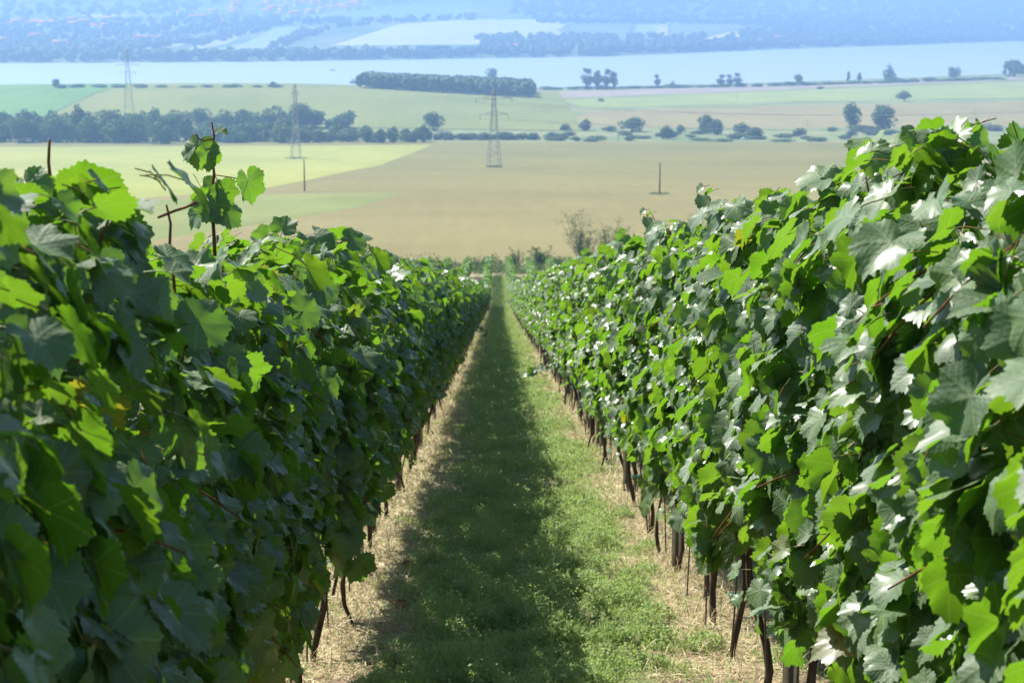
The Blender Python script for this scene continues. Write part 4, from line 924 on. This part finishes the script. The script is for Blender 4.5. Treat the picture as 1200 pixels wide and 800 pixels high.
HM = [house_meshes(13, 9, 5.5, 4), house_meshes(17, 10, 6, 4.5), house_meshes(11, 8, 4.5, 3.5)]
hg = np.random.default_rng(15); hs = []
for _ in range(64): hx = hg.uniform(270, 440); hs.append((hx, hg.uniform(0, 22 - 12 * max(0, (hx - 330) / 110)), 'village'))
for x in np.linspace(0, 62, 8): hs.append((x + hg.normal(0, 2), 31 + hg.normal(0, 1.2), 'left'))
for x in np.linspace(82, 130, 9): hs.append((x + hg.normal(0, 2), 32 + hg.normal(0, 3), 'left'))
for x in (212, 228, 240, 250, 262): hs.append((x, 23 + hg.normal(0, 3), 'left'))
for x, y in ((3, 53), (42, 48), (68, 56), (76, 54), (165, 50), (172, 50), (180, 49), (190, 49), (345, 65), (522, 63), (604, 62), (911, 49), (924, 55), (1192, 43), (460, 3), (470, 4), (445, 4), (432, 2), (485, 1)): hs.append((x, y, 'lone'))
for x, y, k in hs:
    p = hit(x, y)[0]
    if p[1] < 3000: continue
    a, b, c = HM[hg.integers(3)]
    lab = {'village': 'white house with red roof in the crowded hillside village', 'left': 'red roofed house in the scattered hamlet on the left far hillside', 'lone': 'red roofed house standing apart across the lake'}[k]
    o = empty('house', (p[0], p[1], p[2]), lab, 'house', {'village': 'houses of the hillside village', 'left': 'houses of the scattered hamlet', 'lone': 'houses standing apart across the lake'}[k], rz=hg.normal(0, .5), scale=[1.6] * 3)
    link('wall', a, o); link('roof', b, o); link('window', c, o)

# ------------------------------------------------------------------ pylons, poles, wires, car
def pylon(pos, H, arms, label, rz=0.0, basew=5.0):
    o = empty('pylon', pos, label, 'pylon', rz=rz); mb = MB(); n = 13; z = np.linspace(0, H * .97, n)
    def hw(q): return basew / 2 * (1 - q) ** 1.3 + .45
    cs = [np.array([(sx * hw(q), sy * hw(q), q * H) for q in z / H]) for sx, sy in ((-1, -1), (1, -1), (1, 1), (-1, 1))]
    for c in cs: mb.tube(c, .10, 4)
    for i in range(n - 1):
        for a in range(4):
            b = (a + 1) % 4; mb.tube([cs[a][i], cs[b][i + 1]], .045, 3, caps=False); mb.tube([cs[b][i], cs[a][i + 1]], .045, 3, caps=False); mb.tube([cs[a][i + 1], cs[b][i + 1]], .045, 3, caps=False)
    mb.tube([(0, 0, H * .95), (0, 0, H)], .12, 4); link('tower', mb.mesh('tower', [M_pyl]), o)
    for zf, wd in arms:
        m2 = MB(); zz = zf * H
        for s in (-1, 1):
            for sy in (-.45, .45): m2.tube([(0, sy, zz), (s * wd, 0, zz + .3)], .10, 4); m2.tube([(0, sy, zz + 1.5), (s * wd, 0, zz + .3)], .08, 4)
            m2.tube([(s * wd * .5, 0, zz + .1), (s * wd * .5, 0, zz + .9)], .06, 3); m2.tube([(s * wd, 0, zz + .3), (s * wd, 0, zz - 1.6)], .12, 5)
        link('crossarm', m2.mesh('crossarm', [M_pyl]), o)
    return o
def gpos(px, py): return tuple(hit(px, py)[0])
p2, p3 = gpos(347, 186), gpos(579, 196)
p1y = 1330.; a, b = ray(152, 150); p1 = (float(a) * p1y, p1y, float(terrain(float(a) * p1y, p1y)))
def htop(p, py):
    _, b = ray(600, py); return EYE + float(b) * p[1] - p[2]
H1, H2, H3 = htop(p1, 57), htop(p2, 97), htop(p3, 103)
A1 = [(.89, 4.5), (.78, 8), (.68, 5.5)]; A2 = [(.86, 7.5), (.66, 5.8)]
pylon(p1, H1, A1, 'tall lattice pylon rising above the left tree belt into the lake', .35, 7)
pylon(p2, H2, A2, 'dark narrow lattice pylon in the pale field, the middle one of three', 1.45, 3.6)
pylon(p3, H3, A2, 'lattice pylon with crossarms standing in the brown field', .25, 4.2)
mscrub = field_mat('pylon_scrub', (.06, .10, .04), (.12, .15, .06), .3)
for p_, wd, lab in ((p2, 5.5, 'green scrub patch under the dark narrow pylon'), (p3, 3.2, 'green scrub patch under the pylon in the brown field')):
    g_ = np.random.default_rng(int(p_[0]) % 100 + 5); n = 420; r = wd * np.sqrt(g_.random(n)); a = g_.uniform(0, 6.28, n); P = np.stack([p_[0] + r * np.cos(a), p_[1] + r * np.sin(a), 0 * r], 1); P[:, 2] = terrain(P[:, 0], P[:, 1]) + .35 * g_.random(n)
    U = unit(g_.normal(0, 1, (n, 3))); Vv = unit(np.cross(U, g_.normal(0, 1, (n, 3)))); s = g_.uniform(.3, .7, n); V, F = quads(P, U, Vv, s, s * .6)
    tag(link('scrub', mesh_np('scrub', V, F, M_tree_light, tint=np.repeat(g_.random(n), 4))), lab, 'scrub', kind='stuff')
def sag(a, b, s, n=24):
    q = np.linspace(0, 1, n)[:, None]; P = np.array(a)[None] * (1 - q) + np.array(b)[None] * q; P[:, 2] -= s * 4 * (q * (1 - q))[:, 0]; return P
p4 = (p3[0] + 330, p3[1] + 110, float(terrain(p3[0] + 330, p3[1] + 110)))
pylon(p4, 33, A2, 'lattice pylon hidden behind the right vine row', .25, 4.2)
for k, wd in ((.86, 7.5), (.66, 5.8)):
    for s in (-1, 1):
        mb = MB(); mb.tube(sag((p3[0] + s * wd, p3[1], p3[2] + H3 * k - 1.5), (p4[0] + s * wd, p4[1], p4[2] + 33 * k - 1.5), 6), .07, 3, caps=False)
        tag(link('power_line', mb.mesh('wire', [M_pyl])), '%s conductor of the power line at the %s crossarms' % ('camera side' if s > 0 else 'lake side', 'upper' if k > .8 else 'lower'), 'wire', 'power line conductors')
def pole(px, pb, pt, label, arm=True, mat_=M_treebark):
    p = gpos(px, pb); H = htop(p, pt); mb = MB(); mb.tube([(0, 0, -.5), (0, 0, H * .5), (0, 0, H)], [.20, .17, .13], 8)
    o = empty('utility_pole', p, label, 'pole'); link('shaft', mb.mesh('pole', [mat_], True), o)
    if arm: m2 = MB(); m2.box((-.9, -.07, H - .8), (.9, .07, H - .62)); [m2.tube([(x, 0, H - .62), (x, 0, H - .35)], .07, 6) for x in (-.8, 0, .8)]; link('crossbar', m2.mesh('crossbar', [mat_]), o)
m, t = mat('concrete_pole'); n1 = noise(t, 2, 3, .6, objpos(t)); finish(t, ramp(t, n1, [(.3, (.30, .29, .28)), (.7, (.42, .41, .39))]), .9, .2); M_conc = m
pole(357, 224, 187, 'thin pole at the lower edge of the pale field', False); pole(773, 228, 191, 'lone pole with a green tuft in the brown field', False)
pole(724.5, 166, 142, 'pale concrete pole among the bushes beyond the field', True, M_conc); pole(945, 166, 140, 'pale concrete pole beside the solitary greyish bush', True, M_conc)
pole(1143, 150, 126, 'pale concrete pole above the crest of the right row', True, M_conc); pole(864, 119, 106, 'faint pole in the pale green strip field', False, M_conc)
pole(136, 166, 148, 'left pole of the pair in front of the tree belt', False, M_conc); pole(144, 166, 148, 'right pole of the pair in front of the tree belt', False, M_conc)
pole(309, 168, 152, 'short pale pole left of the dark narrow pylon', False, M_conc); pole(521, 167, 152, 'short pale pole at the thin end of the tree belt', False, M_conc)
p = gpos(773, 228); g_ = np.random.default_rng(8); n = 380; r = 2.6 * np.sqrt(g_.random(n)); a = g_.uniform(0, 6.28, n); P = np.stack([p[0] + r * np.cos(a), p[1] + r * np.sin(a), 0 * r], 1); P[:, 2] = terrain(P[:, 0], P[:, 1]) + .1 + .4 * g_.random(n)
U = unit(g_.normal(0, 1, (n, 3))); Vv = unit(np.cross(U, g_.normal(0, 1, (n, 3)))); s = g_.uniform(.15, .35, n); V, F = quads(P, U, Vv, s, s * .6); tag(link('tuft', mesh_np('tuft', V, F, M_tree_light, tint=np.repeat(g_.random(n), 4))), 'green tuft around the lone pole in the brown field', 'tuft', kind='stuff')
# parked car far beyond the field
m, t = mat('car_paint'); n1 = noise(t, .5, 2, .5, objpos(t)); finish(t, ramp(t, n1, [(.3, (.60, .68, .78)), (.7, (.66, .74, .84))]), .3, .5); M_car = m
m, t = mat('tyre'); n1 = noise(t, 5, 2, .5, objpos(t)); finish(t, ramp(t, n1, [(.3, (.02, .02, .02)), (.7, (.04, .04, .04))]), .9, .2); M_tyre = m
pc = gpos(872, 164); o = empty('parked_car', pc, 'tiny pale blue car parked at the far edge of the brown field', 'car', rz=.1)
prof = [(-2.1, .35), (-2.15, .8), (-1.9, 1.0), (-1.3, 1.05), (-.8, 1.48), (.6, 1.5), (1.2, 1.08), (2.0, .95), (2.15, .7), (2.1, .35)]
V = [(x, s * (.85 if z < 1.1 else .68), z) for s in (-1, 1) for x, z in prof]; k = len(prof); F = [(i, (i + 1) % k, k + (i + 1) % k, k + i) for i in range(k)] + [(0, 9, 8, 1), (1, 8, 7, 2), (2, 7, 6, 3), (3, 6, 5, 4)] + [(k, k + 1, k + 8, k + 9), (k + 1, k + 2, k + 7, k + 8), (k + 2, k + 3, k + 6, k + 7), (k + 3, k + 4, k + 5, k + 6)]
mb = MB(); mb.add(V, F); link('body', mb.mesh('body', [M_car]), o)
mb = MB(); mb.box((-.75, -.80, 1.1), (.65, -.745, 1.4)); mb.box((-.75, .745, 1.1), (.65, .80, 1.4)); link('window', mb.mesh('window', [M_win]), o)
for x in (-1.35, 1.35):
    for s in (-1, 1): mb = MB(); mb.tube([(x, s * .70, .33), (x, s * .88, .33)], .33, 12); link('wheel', mb.mesh('wheel', [M_tyre]), o)
# small boat on the lake
pb = hit(389, 83)[0]; o = empty('boat', (pb[0], pb[1], LAKE), 'tiny dark boat alone on the lake', 'boat', rz=.2)
mb = MB(); V = [(-4, -1.2, 1), (3, -1.3, 1), (5.5, 0, 1.4), (3, 1.3, 1), (-4, 1.2, 1), (-3.6, -.8, -.3), (2.6, -.8, -.3), (4.2, 0, -.3), (2.6, .8, -.3), (-3.6, .8, -.3)]
mb.add(V, [(0, 5, 6, 1), (1, 6, 7, 2), (2, 7, 8, 3), (3, 8, 9, 4), (4, 9, 5, 0), (0, 1, 3, 4), (1, 2, 2, 3), (5, 9, 8, 6)][:6] + [(5, 9, 8, 6)]); mb.F[0] = mb.F[0]; link('hull', mb.mesh('hull', [M_pyl]), o)
mb = MB(); mb.box((-1.8, -.8, 1.01), (1.2, .8, 2.4)); link('cabin', mb.mesh('cabin', [M_wall]), o)
